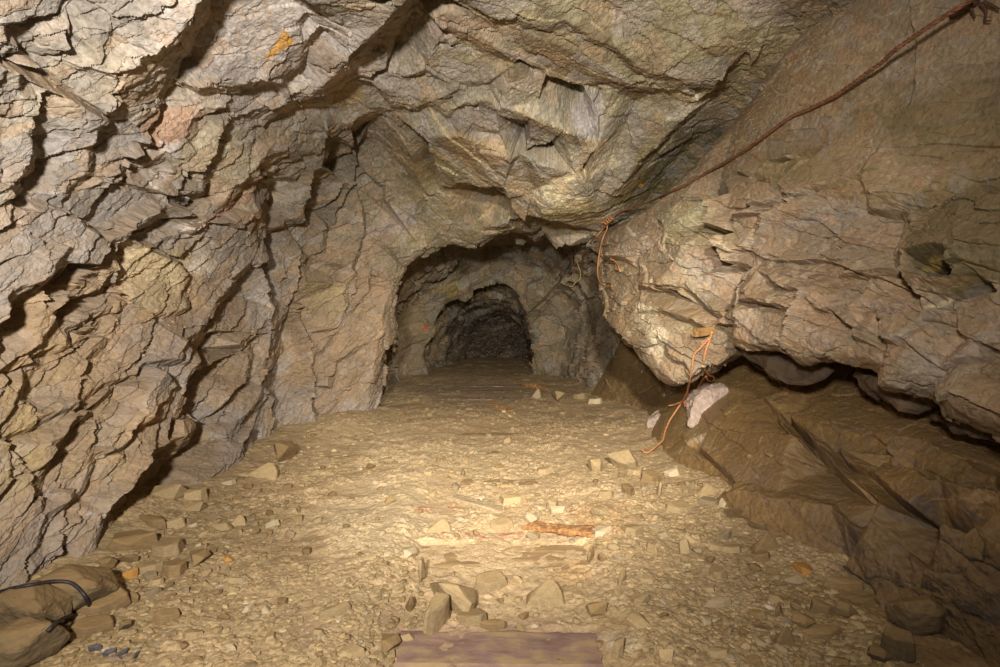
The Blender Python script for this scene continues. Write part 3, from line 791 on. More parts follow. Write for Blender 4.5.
def sm(x, a, b):
    t = np.clip((x - a) / (b - a), 0, 1); return t * t * (3 - 2 * t)
def m_left(Q):
    return (1 - sm(Q[:, 0], -1.75, -1.35)) * (1 - sm(Q[:, 1], 8, 9)) 
def m_ceil(Q):
    return sm(Q[:, 0], -1.75, -1.35) * (1 - sm(Q[:, 1], 8, 9))
def m_deep(Q):
    return sm(Q[:, 1], 7.6, 8.8)
def m_bulge(Q):
    return (1 - .75 * sm(Q[:, 2] + .12 * fbm(Q * 2.5, 2, 5), 2.2, 2.5)) * np.clip(.75 + .9 * fbm(Q * .9, 3, 6), .35, 1)
BX = basis((.6, .5, .6), (-.3, .8, -.4))
BD = basis((1, .1, .25), (-.25, .9, .5))
LAY_T = [(BL, (.6, .4, .2), .022, .9, (.2, .3, -.9), .5, m_left),
         (BL, (.24, .18, .085), .010, 1.0, (.2, .3, -.9), .4, m_left),
         (BC, (.8, .5, .26), .018, 1.0, (.1, -.2, .5), .4, m_ceil),
         (BC, (.3, .24, .11), .007, 1.0, (.1, -.2, .6), .3, m_ceil),
         (BX, (.9, .6, .55), .075, 1.2, (.1, .1, .3), .5, m_deep),
         (BX, (.36, .28, .22), .028, 1.2, (.1, .1, .3), .5, m_deep),
         (BL, (.08, .065, .035), .0035, 1.0, (.2, .2, -.8), .25, None)]
LAY_B = [(BR, (.7, .4, .24), .032, 1.0, (.2, .4, -.5), .6, m_bulge),
         (BR, (.25, .17, .1), .013, 1.0, (.2, .4, -.6), .5, m_bulge),
         (BR, (.08, .065, .04), .005, 1.0, (.2, .3, -.5), .25, 1.2)]
LAY_G = [(BR, (.8, .5, .3), .014, .8, (.2, .4, -.4), .3, None),
         (BR, (.3, .22, .12), .006, 1.0, (.2, .4, -.4), .3, .8),
         (BR, (.1, .08, .05), .004, 1.0, (.2, .4, -.4), .3, .8)]
# patches of stone, plus the inner tunnel's darkness painted in: (x, y, half width, half height, rotation, colour, weight, edge hardness)
PAINT_T = [
 (500,60,420,260,0,'8A806C',.9,1.2), (830,40,110,60,-35,'75654A',.9,1.5), (720,60,70,50,0,'7C6C46',.7,1.5), (640,50,160,80,20,'968C6C',.9,1.5), (520,130,110,60,20,'8E8774',.8,1.5), (440,200,90,60,10,'84785A',.9,2),
 (470,140,60,22,30,'7E6B48',.7,2), (570,165,60,16,15,'B5A98E',.7,2), (550,60,60,22,30,'6F5B3C',.5,2), (530,330,150,90,0,'82755A',.95,1.5), (484,342,40,40,0,'463A30',.95,3), (415,330,26,50,0,'9A8A6A',.8,2), (580,330,40,50,0,'8C806A',.7,1.5),  # darkest blob paints in the lack of light past the inner arch
 (330,200,60,80,0,'7C7360',.8,1.5), (340,330,70,90,0,'937C5E',.8,1.5), (325,300,22,30,0,'9E8E68',.7,2), (700,200,80,60,0,'6E6238',.8,1.5),
 (60,40,110,60,0,'928A7E',.7,1.5), (250,50,110,60,0,'A59C93',.9,1.5), (80,75,60,30,30,'A79C88',.7,2), (150,90,70,40,-20,'A89A86',.6,2), (175,125,40,22,-15,'A8907A',.8,2),
 (235,205,45,10,-30,'A68C76',.8,2), (220,165,50,35,-30,'B3A78D',.9,2), (150,280,36,30,40,'BFAF86',1,3), (90,330,110,60,20,'A48A66',.8,1.5), (60,420,110,70,-30,'97815F',.9,1.5),
 (230,360,36,40,0,'AE9878',.8,2), (165,420,26,36,-20,'AD9478',.8,2), (15,470,24,80,0,'B09A6A',.8,1.5), (40,530,60,34,-20,'97877A',.7,1.5), (150,480,70,70,-30,'9A8462',.7,1.5),
  (195,230,14,12,0,'C0B4A4',.8,3), (205,262,12,10,0,'C2B7A6',.8,3), (165,150,14,9,0,'BDB3AA',.9,3), (155,180,12,10,0,'C0B5A8',.8,3),
 (345,95,16,14,0,'9A7F3E',.6,2), (426,327,3,2.2,0,'D8643A',.9,3), (590,108,16,22,0,'A8A29A',.8,2), (530,110,14,8,0,'B6A98F',.7,2), (690,110,20,5,20,'C9C0A8',.9,3), (560,190,30,10,-35,'B9AE8C',.7,2),
 (575,215,30,20,0,'90825A',.7,2), (395,225,26,14,25,'98908C',.7,2), (640,185,26,20,0,'6C5F32',.6,1.5), (641,185,2.6,2.2,0,'D89020',.95,3), (450,290,14,8,0,'A89850',.6,2)]
PAINT_B = [
 (800,110,220,90,-35,'8E7A5C',.9,1.5), (690,230,34,40,0,'9C9674',.9,2), (700,265,40,16,-20,'A49C90',.7,2), (640,250,22,16,-20,'AA9A8A',.8,2), (660,300,60,50,0,'948468',.7,1.5),
 (653,330,10,26,15,'C7BCA2',.95,3), (640,318,7,14,10,'C2B79C',.8,3), (760,260,60,60,0,'94806A',.7,1.5), (850,230,50,30,0,'928474',.8,1.5), (950,240,50,50,0,'645A34',.95,2), (930,265,12,12,0,'9A8450',.7,2),
 (960,120,90,34,-5,'6E6340',.8,1.5), (820,170,80,20,-10,'7C6E46',.6,1.5), (860,310,50,20,20,'95785C',.6,1.5), (930,340,60,30,20,'7A7062',.7,1.5), (960,360,60,16,30,'9C9084',.6,2), (880,360,60,16,25,'8E7254',.7,1.5), (990,200,40,60,0,'6A603E',.7,1.5), (800,310,80,40,0,'8A7A66',.6,1.5), (630,200,30,30,0,'95836E',.7,1.5)]
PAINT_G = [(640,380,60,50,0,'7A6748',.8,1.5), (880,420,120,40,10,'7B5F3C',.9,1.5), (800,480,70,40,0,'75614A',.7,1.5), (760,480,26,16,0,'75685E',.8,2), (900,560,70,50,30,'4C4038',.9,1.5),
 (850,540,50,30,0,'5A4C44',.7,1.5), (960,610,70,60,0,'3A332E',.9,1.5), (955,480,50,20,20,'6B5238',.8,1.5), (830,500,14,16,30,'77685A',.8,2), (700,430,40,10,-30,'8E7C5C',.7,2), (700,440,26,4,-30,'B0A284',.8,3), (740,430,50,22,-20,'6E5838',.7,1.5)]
# ------------------------------------------------------------------ build the setting
ROCK = rock_material('rock', dust='A08A70', dust_amt=.6)
ROCK_CEIL = rock_material('ceiling_rock', dust='8C7658', dust_amt=.3, vein=.4, rough=.62, spec=.45)
ROCK_R = rock_material('brown_rock', dust='8E7656', dust_amt=.5, rough=.68, vein=.25)
ROCK_G = rock_material('dusty_ledge', dust='8E7248', dust_amt=.65, rough=.5, spec=.45, fleck=.05, vein=.2)
inner_t = lambda S: np.stack([S[..., 0] * 0, S[..., 1], S[..., 2] * 0 + 1.5], -1)
STEP = 1.25 / QUAL
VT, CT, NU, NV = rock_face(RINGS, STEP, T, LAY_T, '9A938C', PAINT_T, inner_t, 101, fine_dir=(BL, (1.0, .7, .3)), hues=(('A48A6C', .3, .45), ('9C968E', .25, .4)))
cv = np.concatenate([[0], np.cumsum(NV)])
cu = np.concatenate([[0], np.cumsum(NU)])
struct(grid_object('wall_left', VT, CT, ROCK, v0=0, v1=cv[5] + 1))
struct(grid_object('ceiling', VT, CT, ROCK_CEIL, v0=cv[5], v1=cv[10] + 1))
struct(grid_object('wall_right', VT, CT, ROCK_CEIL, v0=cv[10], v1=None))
# the rock face that closes the tunnel, its base as dark as the painted depth
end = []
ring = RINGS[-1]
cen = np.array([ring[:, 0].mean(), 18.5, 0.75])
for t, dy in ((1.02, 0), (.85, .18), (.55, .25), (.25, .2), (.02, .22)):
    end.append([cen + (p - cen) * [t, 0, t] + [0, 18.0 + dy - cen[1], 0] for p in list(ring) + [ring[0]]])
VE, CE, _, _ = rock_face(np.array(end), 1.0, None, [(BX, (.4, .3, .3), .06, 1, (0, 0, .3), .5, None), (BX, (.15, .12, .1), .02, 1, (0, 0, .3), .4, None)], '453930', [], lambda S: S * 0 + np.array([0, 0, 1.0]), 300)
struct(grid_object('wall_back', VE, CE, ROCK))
VB, CB, _, _ = rock_face(BULGE, STEP, B, LAY_B, '8C7C64', PAINT_B, lambda S: np.stack([S[..., 0] * 0 - .5, S[..., 1] * 0.6, S[..., 2] * 0 + 1.2], -1), 500, jag=(2.5, 1.0), hues=(('957456', .42, .4), ('8A8278', .3, .4)))
struct(grid_object('wall_right_overhang', VB, CB, ROCK_R))
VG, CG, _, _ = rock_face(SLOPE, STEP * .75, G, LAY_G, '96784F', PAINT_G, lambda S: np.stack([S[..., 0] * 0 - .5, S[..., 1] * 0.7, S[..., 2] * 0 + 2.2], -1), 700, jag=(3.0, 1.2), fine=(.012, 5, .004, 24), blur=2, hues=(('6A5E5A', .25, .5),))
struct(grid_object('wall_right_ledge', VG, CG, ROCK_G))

# floor: trodden dirt with ruts, banks of rubble at both feet
SLEEPERS = [(2.5, .46, -.01, .3, -.045), (3.46, .54, .02, .34, -.04), (4.96, .34, .0, .22, -.035), (6.0, .36, -.05, .2, -.035), (6.9, .36, -.1, .2, -.03), (9.6, .55, -.2, .22, .0), (10.5, .55, -.2, .22, .0), (11.3, .6, -.2, .22, .0)]
def floor_height(x, y):
    p = np.stack([x, y, np.zeros_like(x)], 1)
    c = chunks(lambda q, k: np.stack([fbm(q * 1.1, 3, 901), fbm(q * 5, 4, 902), fbm(q * 19, 3, 903)], 1), p)
    z = .03 * c[:, 0] + .010 * c[:, 1] + .007 * c[:, 2]
    def chip2(sz, seed):
        q = p / np.array([sz, sz * .9, 1.0]); q = q + .25 * np.stack([fbm(p * 2 / sz, 2, seed), fbm(p * 2 / sz + 7, 2, seed + 1), 0 * x], 1)
        return chunks(lambda q, k: chips(q, seed), q)
    mk = np.clip(.5 + 1.6 * c[:, 1] + .9 * c[:, 0], 0, 1)
    for sz, amp, seed in ((.13, .011, 910), (.05, .008, 920)):
        cid, off, gap = chip2(sz, seed)
        r = _u(cid)
        z = z + mk * amp * (np.clip(gap * 3.2, 0, 1) * (.4 + r) + (off[:, 0] * (_u(cid * np.uint32(77)) - .5) + off[:, 1] * (_u(cid * np.uint32(191)) - .5)) * 1.2)
    z += .12 * sm(-x, 1.95, 2.7) * (1 - sm(y, 5.5, 7.5)) + .1 * sm(-x, 1.5, 2.1) * sm(y, 5.5, 7.5) * (1 - sm(y, 8, 9))
    z += .07 * sm(x, 1.35, 1.95)
    z -= .035 * (1 - sm(np.abs(x), .35, .8)) * (1 - sm(y, 7, 9))
    z += .03 * sm(np.abs(x), .5, .75) * (1 - sm(np.abs(x), .75, 1.2)) * (1 - sm(y, 5, 8))
    for (sy, hw, cx, dep, top) in SLEEPERS:                      # the dirt lies lower on the sleepers
        m = (1 - sm(np.abs(x - cx), hw - .02, hw + .06)) * (1 - sm(np.abs(y - sy), dep * .5 - .02, dep * .5 + .03))
        z = z * (1 - m) + m * np.minimum(z, top - .004 + .012 * c[:, 1] + .007 * c[:, 2] + (.007 if sy > 4 else (.004 if sy > 3 else -.004)))
    return z
ys = [1.0]
while ys[-1] < 19.0:
    y = ys[-1]; ys.append(y + max(.008, 0.95 / QUAL * y * y / (F * 1.5)) if y > 2.0 else y + .06)
FY = np.array(ys); nx = int(1150 * QUAL)
FU = np.linspace(-1, 1, nx)
FX = FU[None, :] * (3.3 - .09 * np.minimum(FY, 15)[:, None])
FYY = np.repeat(FY[:, None], nx, 1)
FZ = floor_height(FX.ravel(), FYY.ravel()).reshape(FX.shape)
def floor_z(x, y):
    i = int(np.clip(np.searchsorted(FY, y), 1, len(FY) - 1))
    w = 3.3 - .09 * min(FY[i], 15); j = int(np.clip((x / w + 1) * .5 * (nx - 1), 0, nx - 1))
    return float(FZ[i, j])
VF = np.stack([FX, FYY, FZ], -1)
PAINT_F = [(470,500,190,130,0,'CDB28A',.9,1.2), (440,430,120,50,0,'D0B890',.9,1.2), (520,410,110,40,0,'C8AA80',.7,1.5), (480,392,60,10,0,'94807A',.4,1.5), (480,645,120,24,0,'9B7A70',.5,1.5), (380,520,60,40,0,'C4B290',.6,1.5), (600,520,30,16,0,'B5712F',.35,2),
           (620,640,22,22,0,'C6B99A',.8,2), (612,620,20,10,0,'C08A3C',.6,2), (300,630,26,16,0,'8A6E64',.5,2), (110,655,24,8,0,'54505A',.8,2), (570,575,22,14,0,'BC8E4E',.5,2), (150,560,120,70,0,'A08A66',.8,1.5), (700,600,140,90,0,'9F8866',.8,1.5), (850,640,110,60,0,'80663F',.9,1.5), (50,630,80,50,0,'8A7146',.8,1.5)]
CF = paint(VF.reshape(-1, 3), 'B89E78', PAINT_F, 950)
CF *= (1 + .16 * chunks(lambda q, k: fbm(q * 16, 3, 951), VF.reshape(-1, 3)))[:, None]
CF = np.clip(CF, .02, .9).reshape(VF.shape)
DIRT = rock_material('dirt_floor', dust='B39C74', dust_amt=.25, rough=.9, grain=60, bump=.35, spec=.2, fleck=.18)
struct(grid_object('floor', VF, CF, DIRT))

# ------------------------------------------------------------------ light: the torches carried by whoever took the picture
def spot(name, loc, aim, watts, size, blend, radius, colour):
    l = bpy.data.lights.new(name, 'SPOT'); l.energy = watts; l.spot_size = math.radians(size); l.spot_blend = blend
    l.shadow_soft_size = radius; l.color = colour
    o = bpy.data.objects.new(name, l); COL.objects.link(o); o.location = loc
    o.rotation_euler = (Vector(aim) - Vector(loc)).to_track_quat('-Z', 'Y').to_euler(); return o
spot('torch_wide', (-.5, -.75, 2.1), (-.8, 5.5, 2.3), 1650, 108, 1.0, .12, (1.0, .945, .89))
spot('torch_beam', (.3, -.5, 2.6), (0, 9, .15), 2900, 52, 1.0, .08, (1.0, .925, .81))
w = bpy.data.worlds.new('mine_air'); SC.world = w; w.use_nodes = True
w.node_tree.nodes['Background'].inputs[0].default_value = (.9, .8, .65, 1); w.node_tree.nodes['Background'].inputs[1].default_value = .035

cam = bpy.data.cameras.new('camera'); cam.sensor_width = 36; cam.lens = F / 1000 * 36; cam.clip_start = .02
co = bpy.data.objects.new('camera', cam); COL.objects.link(co); co.location = CAM; co.rotation_euler = (math.pi / 2 - PITCH, 0, 0)
SC.camera = co
vs = SC.view_settings; vs.view_transform = 'Standard'; vs.look = 'None'; vs.gamma = 1; vs.use_curve_mapping = False; vs.exposure = 0.0
# ------------------------------------------------------------------ finding places on the rock and the floor
from mathutils.bvhtree import BVHTree
import bmesh
_cache = []
for Vg in (VT, VB, VG, VF):
    fl = Vg.reshape(-1, 3); X, Y_, Z_ = proj(fl)
    ok = (Z_ > 1) & (X > -60) & (X < 1060) & (Y_ > -60) & (Y_ < 760)
    _cache.append((X[ok].astype(np.float32), Y_[ok].astype(np.float32), Z_[ok].astype(np.float32)))
def depth_at(px, py):
    best = None
    for X, Y_, Z_ in _cache:
        m = (np.abs(X - px) < 2.2) & (np.abs(Y_ - py) < 2.2)
        if m.any():
            z = float(np.percentile(Z_[m], 15))
            best = z if best is None else min(best, z)
    return best
def ray(px, py):
    return RGT * (px - 500.0) + UPV * (333.5 - py) + FWD * F
def on_rock(px, py, off=0.015, zforce=None):
    z = depth_at(px, py) if zforce is None else zforce
    return CAM + ray(px, py) / F * (z - off)
def rope_path(pts, off=0.02, smooth=2, lift=None):
    """a cord lying on the rock along the points of the photograph"""
    zs = np.array([depth_at(*p) for p in pts])
    for _ in range(smooth):
        e = np.pad(zs, 1, mode='edge'); zs = np.minimum(zs, (e[:-2] + e[2:] + 2 * zs) / 4)
    l = lift or [0] * len(pts)
    return [CAM + ray(*p) / F * (z - off - h) for p, z, h in zip(pts, zs, l)]
def floor_hit(px, py):
    d = ray(px, py); z = 0.0
    for _ in range(12):
        t = (z - CAM[2]) / d[2]; q = CAM + d * t
        z = .5 * z + .5 * floor_z(q[0], q[1])
    return q

# ------------------------------------------------------------------ shapes
def spline(pts, n):
    p = np.array(pts, float)
    if len(p) == 2:
        return np.array([p[0] + (p[1] - p[0]) * t for t in np.linspace(0, 1, n + 1)])
    return catmull(p[:, None, :], [n] * (len(p) - 1), 0)[:, 0]
def tube(path, r, sides=7, taper=None):
    path = np.array(path); n = len(path)
    tg = np.gradient(path, axis=0); tg /= np.maximum(np.linalg.norm(tg, axis=1, keepdims=True), 1e-9)
    up = np.array([0, 0, 1.0]) if abs(tg[0][2]) < .9 else np.array([1.0, 0, 0])
    a = np.cross(tg[0], up); a /= np.linalg.norm(a)
    V = []
    for k in range(n):
        a = a - tg[k] * (a @ tg[k]); a /= max(np.linalg.norm(a), 1e-9); b = np.cross(tg[k], a)
        rr = r * (1 if taper is None else taper(k / (n - 1)))
        for s in range(sides):
            t = 2 * math.pi * s / sides
            V.append(path[k] + rr * (a * math.cos(t) + b * math.sin(t)))
    V += [path[0], path[-1]]
    fs = []
    for k in range(n - 1):
        for s in range(sides):
            s2 = (s + 1) % sides
            fs.append((k * sides + s, k * sides + s2, (k + 1) * sides + s2, (k + 1) * sides + s))
    c0, c1 = n * sides, n * sides + 1
    for s in range(sides):
        s2 = (s + 1) % sides
        fs.append((c0, s2, s)); fs.append((c1, (n - 1) * sides + s, (n - 1) * sides + s2))
    return V, fs
def twisted(path, r, strands=3, pitch=0.09, sides=6):
    """laid rope: strands wound round each other"""
    path = np.array(path); n = len(path)
    s = np.concatenate([[0], np.cumsum(np.linalg.norm(np.diff(path, axis=0), axis=1))])
    tg = np.gradient(path, axis=0); tg /= np.maximum(np.linalg.norm(tg, axis=1, keepdims=True), 1e-9)
    a = np.cross(tg[0], [0, 0, 1.0]); a /= np.linalg.norm(a); fr = []
    for k in range(n):
        a = a - tg[k] * (a @ tg[k]); a /= np.linalg.norm(a); fr.append((a, np.cross(tg[k], a)))
    V, Fc = [], []
    for q in range(strands):
        w = np.array([path[k] + .52 * r * (fr[k][0] * math.cos(2 * math.pi * (s[k] / pitch + q / strands)) + fr[k][1] * math.sin(2 * math.pi * (s[k] / pitch + q / strands))) for k in range(n)])
        v, f = tube(w, r * .58, sides)
        Fc += [tuple(i + len(V) for i in x) for x in f]; V += v
    return V, Fc
def mesh_obj(name, V, fs, mat, parent=None, loc=(0, 0, 0), smooth=False):
    me = bpy.data.meshes.new(name); loc = np.array(loc, float)
    me.from_pydata([tuple(np.array(v) - loc) for v in V], [], fs); me.update()
    me.materials.append(mat)
    if smooth:
        me.polygons.foreach_set('use_smooth', [True] * len(me.polygons))
    o = bpy.data.objects.new(name, me); COL.objects.link(o)
    if parent is not None: o.parent = parent
    else: o.location = loc
    return o
def empty(name, loc):
    o = bpy.data.objects.new(name, None); COL.objects.link(o); o.location = loc; return o

def rock_mesh(name, seed, kind, given=None, cut=.16, rough=.045):
    """an angular broken stone: hull of a few points, chamfered, its faces roughened; 1 x 1 x 1, resting on z = 0"""
    rnd = random.Random(seed); bm = bmesh.new()
    pts = []
    if given is not None:
        pts = given
    elif kind == 'wedge':
        pts = [(-.5, -.34, 0), (.5, -.4, 0), (.36, .42, 0), (-.42, .4, 0), (.1, .02, 1), (.24, .12, .93), (-.3, .0, .45), (.42, -.1, .55)]
    elif kind == 'slab':
        n = rnd.choice((5, 6, 7))
        for k in range(n):
            a = 2 * math.pi * (k + rnd.uniform(-.25, .25)) / n; rr = rnd.uniform(.38, .52)
            pts.append((rr * math.cos(a), rr * math.sin(a), rnd.uniform(0, .2)))
            pts.append((rr * .86 * math.cos(a + .1), rr * .86 * math.sin(a + .1), rnd.uniform(.7, 1)))
    elif kind == 'shard':
        for x, w in ((-.5, .12), (-.3, .36), (.1, .5), (.38, .3), (.5, .06)):
            for sy in (-1, 1):
                pts.append((x + rnd.uniform(-.05, .05), sy * w * rnd.uniform(.7, 1), rnd.uniform(0, .25)))
                pts.append((x * .9, sy * w * .7, rnd.uniform(.6, 1)))
    else:
        for k in range(15 if kind == 'block' else 26):
            a = rnd.uniform(0, 2 * math.pi); u = rnd.uniform(-1, 1); c = math.sqrt(1 - u * u)
            q = [c * math.cos(a), c * math.sin(a), u]; m = max(abs(t) for t in q) ** (.6 if kind == 'block' else .35)
            pts.append((q[0] / m * .5, q[1] / m * .5, .5 + .5 * q[2] / m))
    vs = [bm.verts.new(p) for p in pts]
    r = bmesh.ops.convex_hull(bm, input=vs)
    bmesh.ops.delete(bm, geom=list({g for g in r['geom_interior'] + r['geom_unused'] if isinstance(g, bmesh.types.BMVert)}), context='VERTS')
    bmesh.ops.dissolve_limit(bm, angle_limit=.22, verts=bm.verts[:], edges=bm.edges[:])
    bmesh.ops.bevel(bm, geom=bm.edges[:], offset=.035, segments=1, affect='EDGES', clamp_overlap=True)
    bmesh.ops.triangulate(bm, faces=bm.faces[:])
    bmesh.ops.subdivide_edges(bm, edges=[e for e in bm.edges if e.calc_length() > .16], cuts=1)
    bmesh.ops.triangulate(bm, faces=bm.faces[:])
    for _ in range(3 if given is not None or kind == 'boulder' else 0):
        bmesh.ops.subdivide_edges(bm, edges=[e for e in bm.edges if e.calc_length() > .07], cuts=1, smooth=.5 if kind == 'boulder' else 0)
        bmesh.ops.triangulate(bm, faces=bm.faces[:])
    P_ = np.array([v.co[:] for v in bm.verts])
    d = fbm(P_ * 4 + seed * 3.1, 5, seed, .62) * rough * (1.6 if given is not None else 1)
    bm.normal_update()
    for v, e in zip(bm.verts, d):
        v.co += v.normal * float(e)
    if given is None:
        zs = [v.co.z for v in bm.verts]; lo, hi = min(zs), max(zs)
        for v in bm.verts: v.co.z = (v.co.z - lo) / (hi - lo)
    me = bpy.data.meshes.new(name); bm.to_mesh(me); bm.free()
    me.materials.append(None); return me

def stone_material(name, a, b, dust='B0905F', amt=.35, rough=.85):
    m = plain_material(name, a, b, scale=9, rough=rough, bump=.35, lo=.3, hi=.7, spec=.25)
    nt = m.node_tree; N, L = nt.nodes, nt.links; bs = N['Principled BSDF']
    src = bs.inputs['Base Color'].links[0].from_socket
    oi = N.new('ShaderNodeObjectInfo'); hs = N.new('ShaderNodeHueSaturation')
    mr = N.new('ShaderNodeMapRange'); mr.inputs['To Min'].default_value = .72; mr.inputs['To Max'].default_value = 1.18
    L.new(oi.outputs['Random'], mr.inputs['Value']); L.new(mr.outputs[0], hs.inputs['Value']); L.new(src, hs.inputs['Color'])
    g = N.new('ShaderNodeNewGeometry'); sp = N.new('ShaderNodeSeparateXYZ'); L.new(g.outputs['Normal'], sp.inputs[0])
    r2 = N.new('ShaderNodeMapRange'); r2.inputs['From Min'].default_value = .1; r2.inputs['From Max'].default_value = .9; r2.inputs['To Max'].default_value = amt
    L.new(sp.outputs[2], r2.inputs['Value'])
    mx = N.new('ShaderNodeMix'); mx.data_type = 'RGBA'; L.new(r2.outputs[0], mx.inputs[0]); L.new(hs.outputs[0], mx.inputs[6]); mx.inputs[7].default_value = tuple(srgb(dust)) + (1,)
    L.new(mx.outputs[2], bs.inputs['Base Color']); return m
STONE = {
 't': stone_material('tan_stone', '8E7A5A', 'B29C74'), 'g': stone_material('grey_stone', '877860', 'A39070', amt=.2), 'w': stone_material('pale_stone', 'AC9C7E', 'C6B592', amt=.12),
 'b': stone_material('brown_stone', '6E5A3E', '8E7550'), 'o': stone_material('ochre_stone', 'A07238', 'C4944E', amt=.1), 'd': stone_material('dark_slate', '38363C', '67636A', amt=.1, rough=.5),
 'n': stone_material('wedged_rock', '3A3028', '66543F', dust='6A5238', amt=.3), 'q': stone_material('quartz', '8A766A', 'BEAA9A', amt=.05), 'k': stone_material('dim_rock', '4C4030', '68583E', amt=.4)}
ROCKS = {k: [rock_mesh('rock_' + k, 40 + 7 * i + len(k), k) for i in range(n)] for k, n in (('block', 7), ('slab', 6), ('shard', 4), ('wedge', 1), ('boulder', 4))}

def put_rock(px, py, w, h, kind='block', mat='t', yaw=None, label='', group=None, rnd=random, sink=.16, cat='rock', name='rock', pos=None, tilt=.12, hz=None):
    base = floor_hit(px, py + .38 * h) if pos is None else np.array(pos, float)
    s = base[1] / F; wm = w * s
    ang = math.atan2(CAM[2] - base[2], base[1])
    dm = wm * (.75 if kind != 'shard' else .45)
    hm = hz if hz else max((h * s - dm * math.sin(ang)) / math.cos(ang), wm * (.28 if kind in ('slab', 'shard') else .42))
    o = bpy.data.objects.new(name, rnd.choice(ROCKS[kind])); COL.objects.link(o)
    o.scale = (wm, dm, hm * 1.12)
    o.rotation_euler = (rnd.uniform(-tilt, tilt), rnd.uniform(-tilt, tilt), rnd.uniform(0, 6.28) * (0 if yaw is not None else 1) + (math.radians(yaw) if yaw is not None else 0))
    if pos is None:
        cx, cy = base[0], base[1] + .3 * dm
        zz = min(floor_z(cx + a * wm * .3, cy + b * dm * .3) for a in (-1, 0, 1) for b in (-1, 0, 1))
        o.location = (cx, cy, zz - sink * hm * .6)
    else:
        o.location = base
    o.material_slots[0].link = 'OBJECT'; o.material_slots[0].material = STONE[mat]
    return tag(o, label, cat, group)

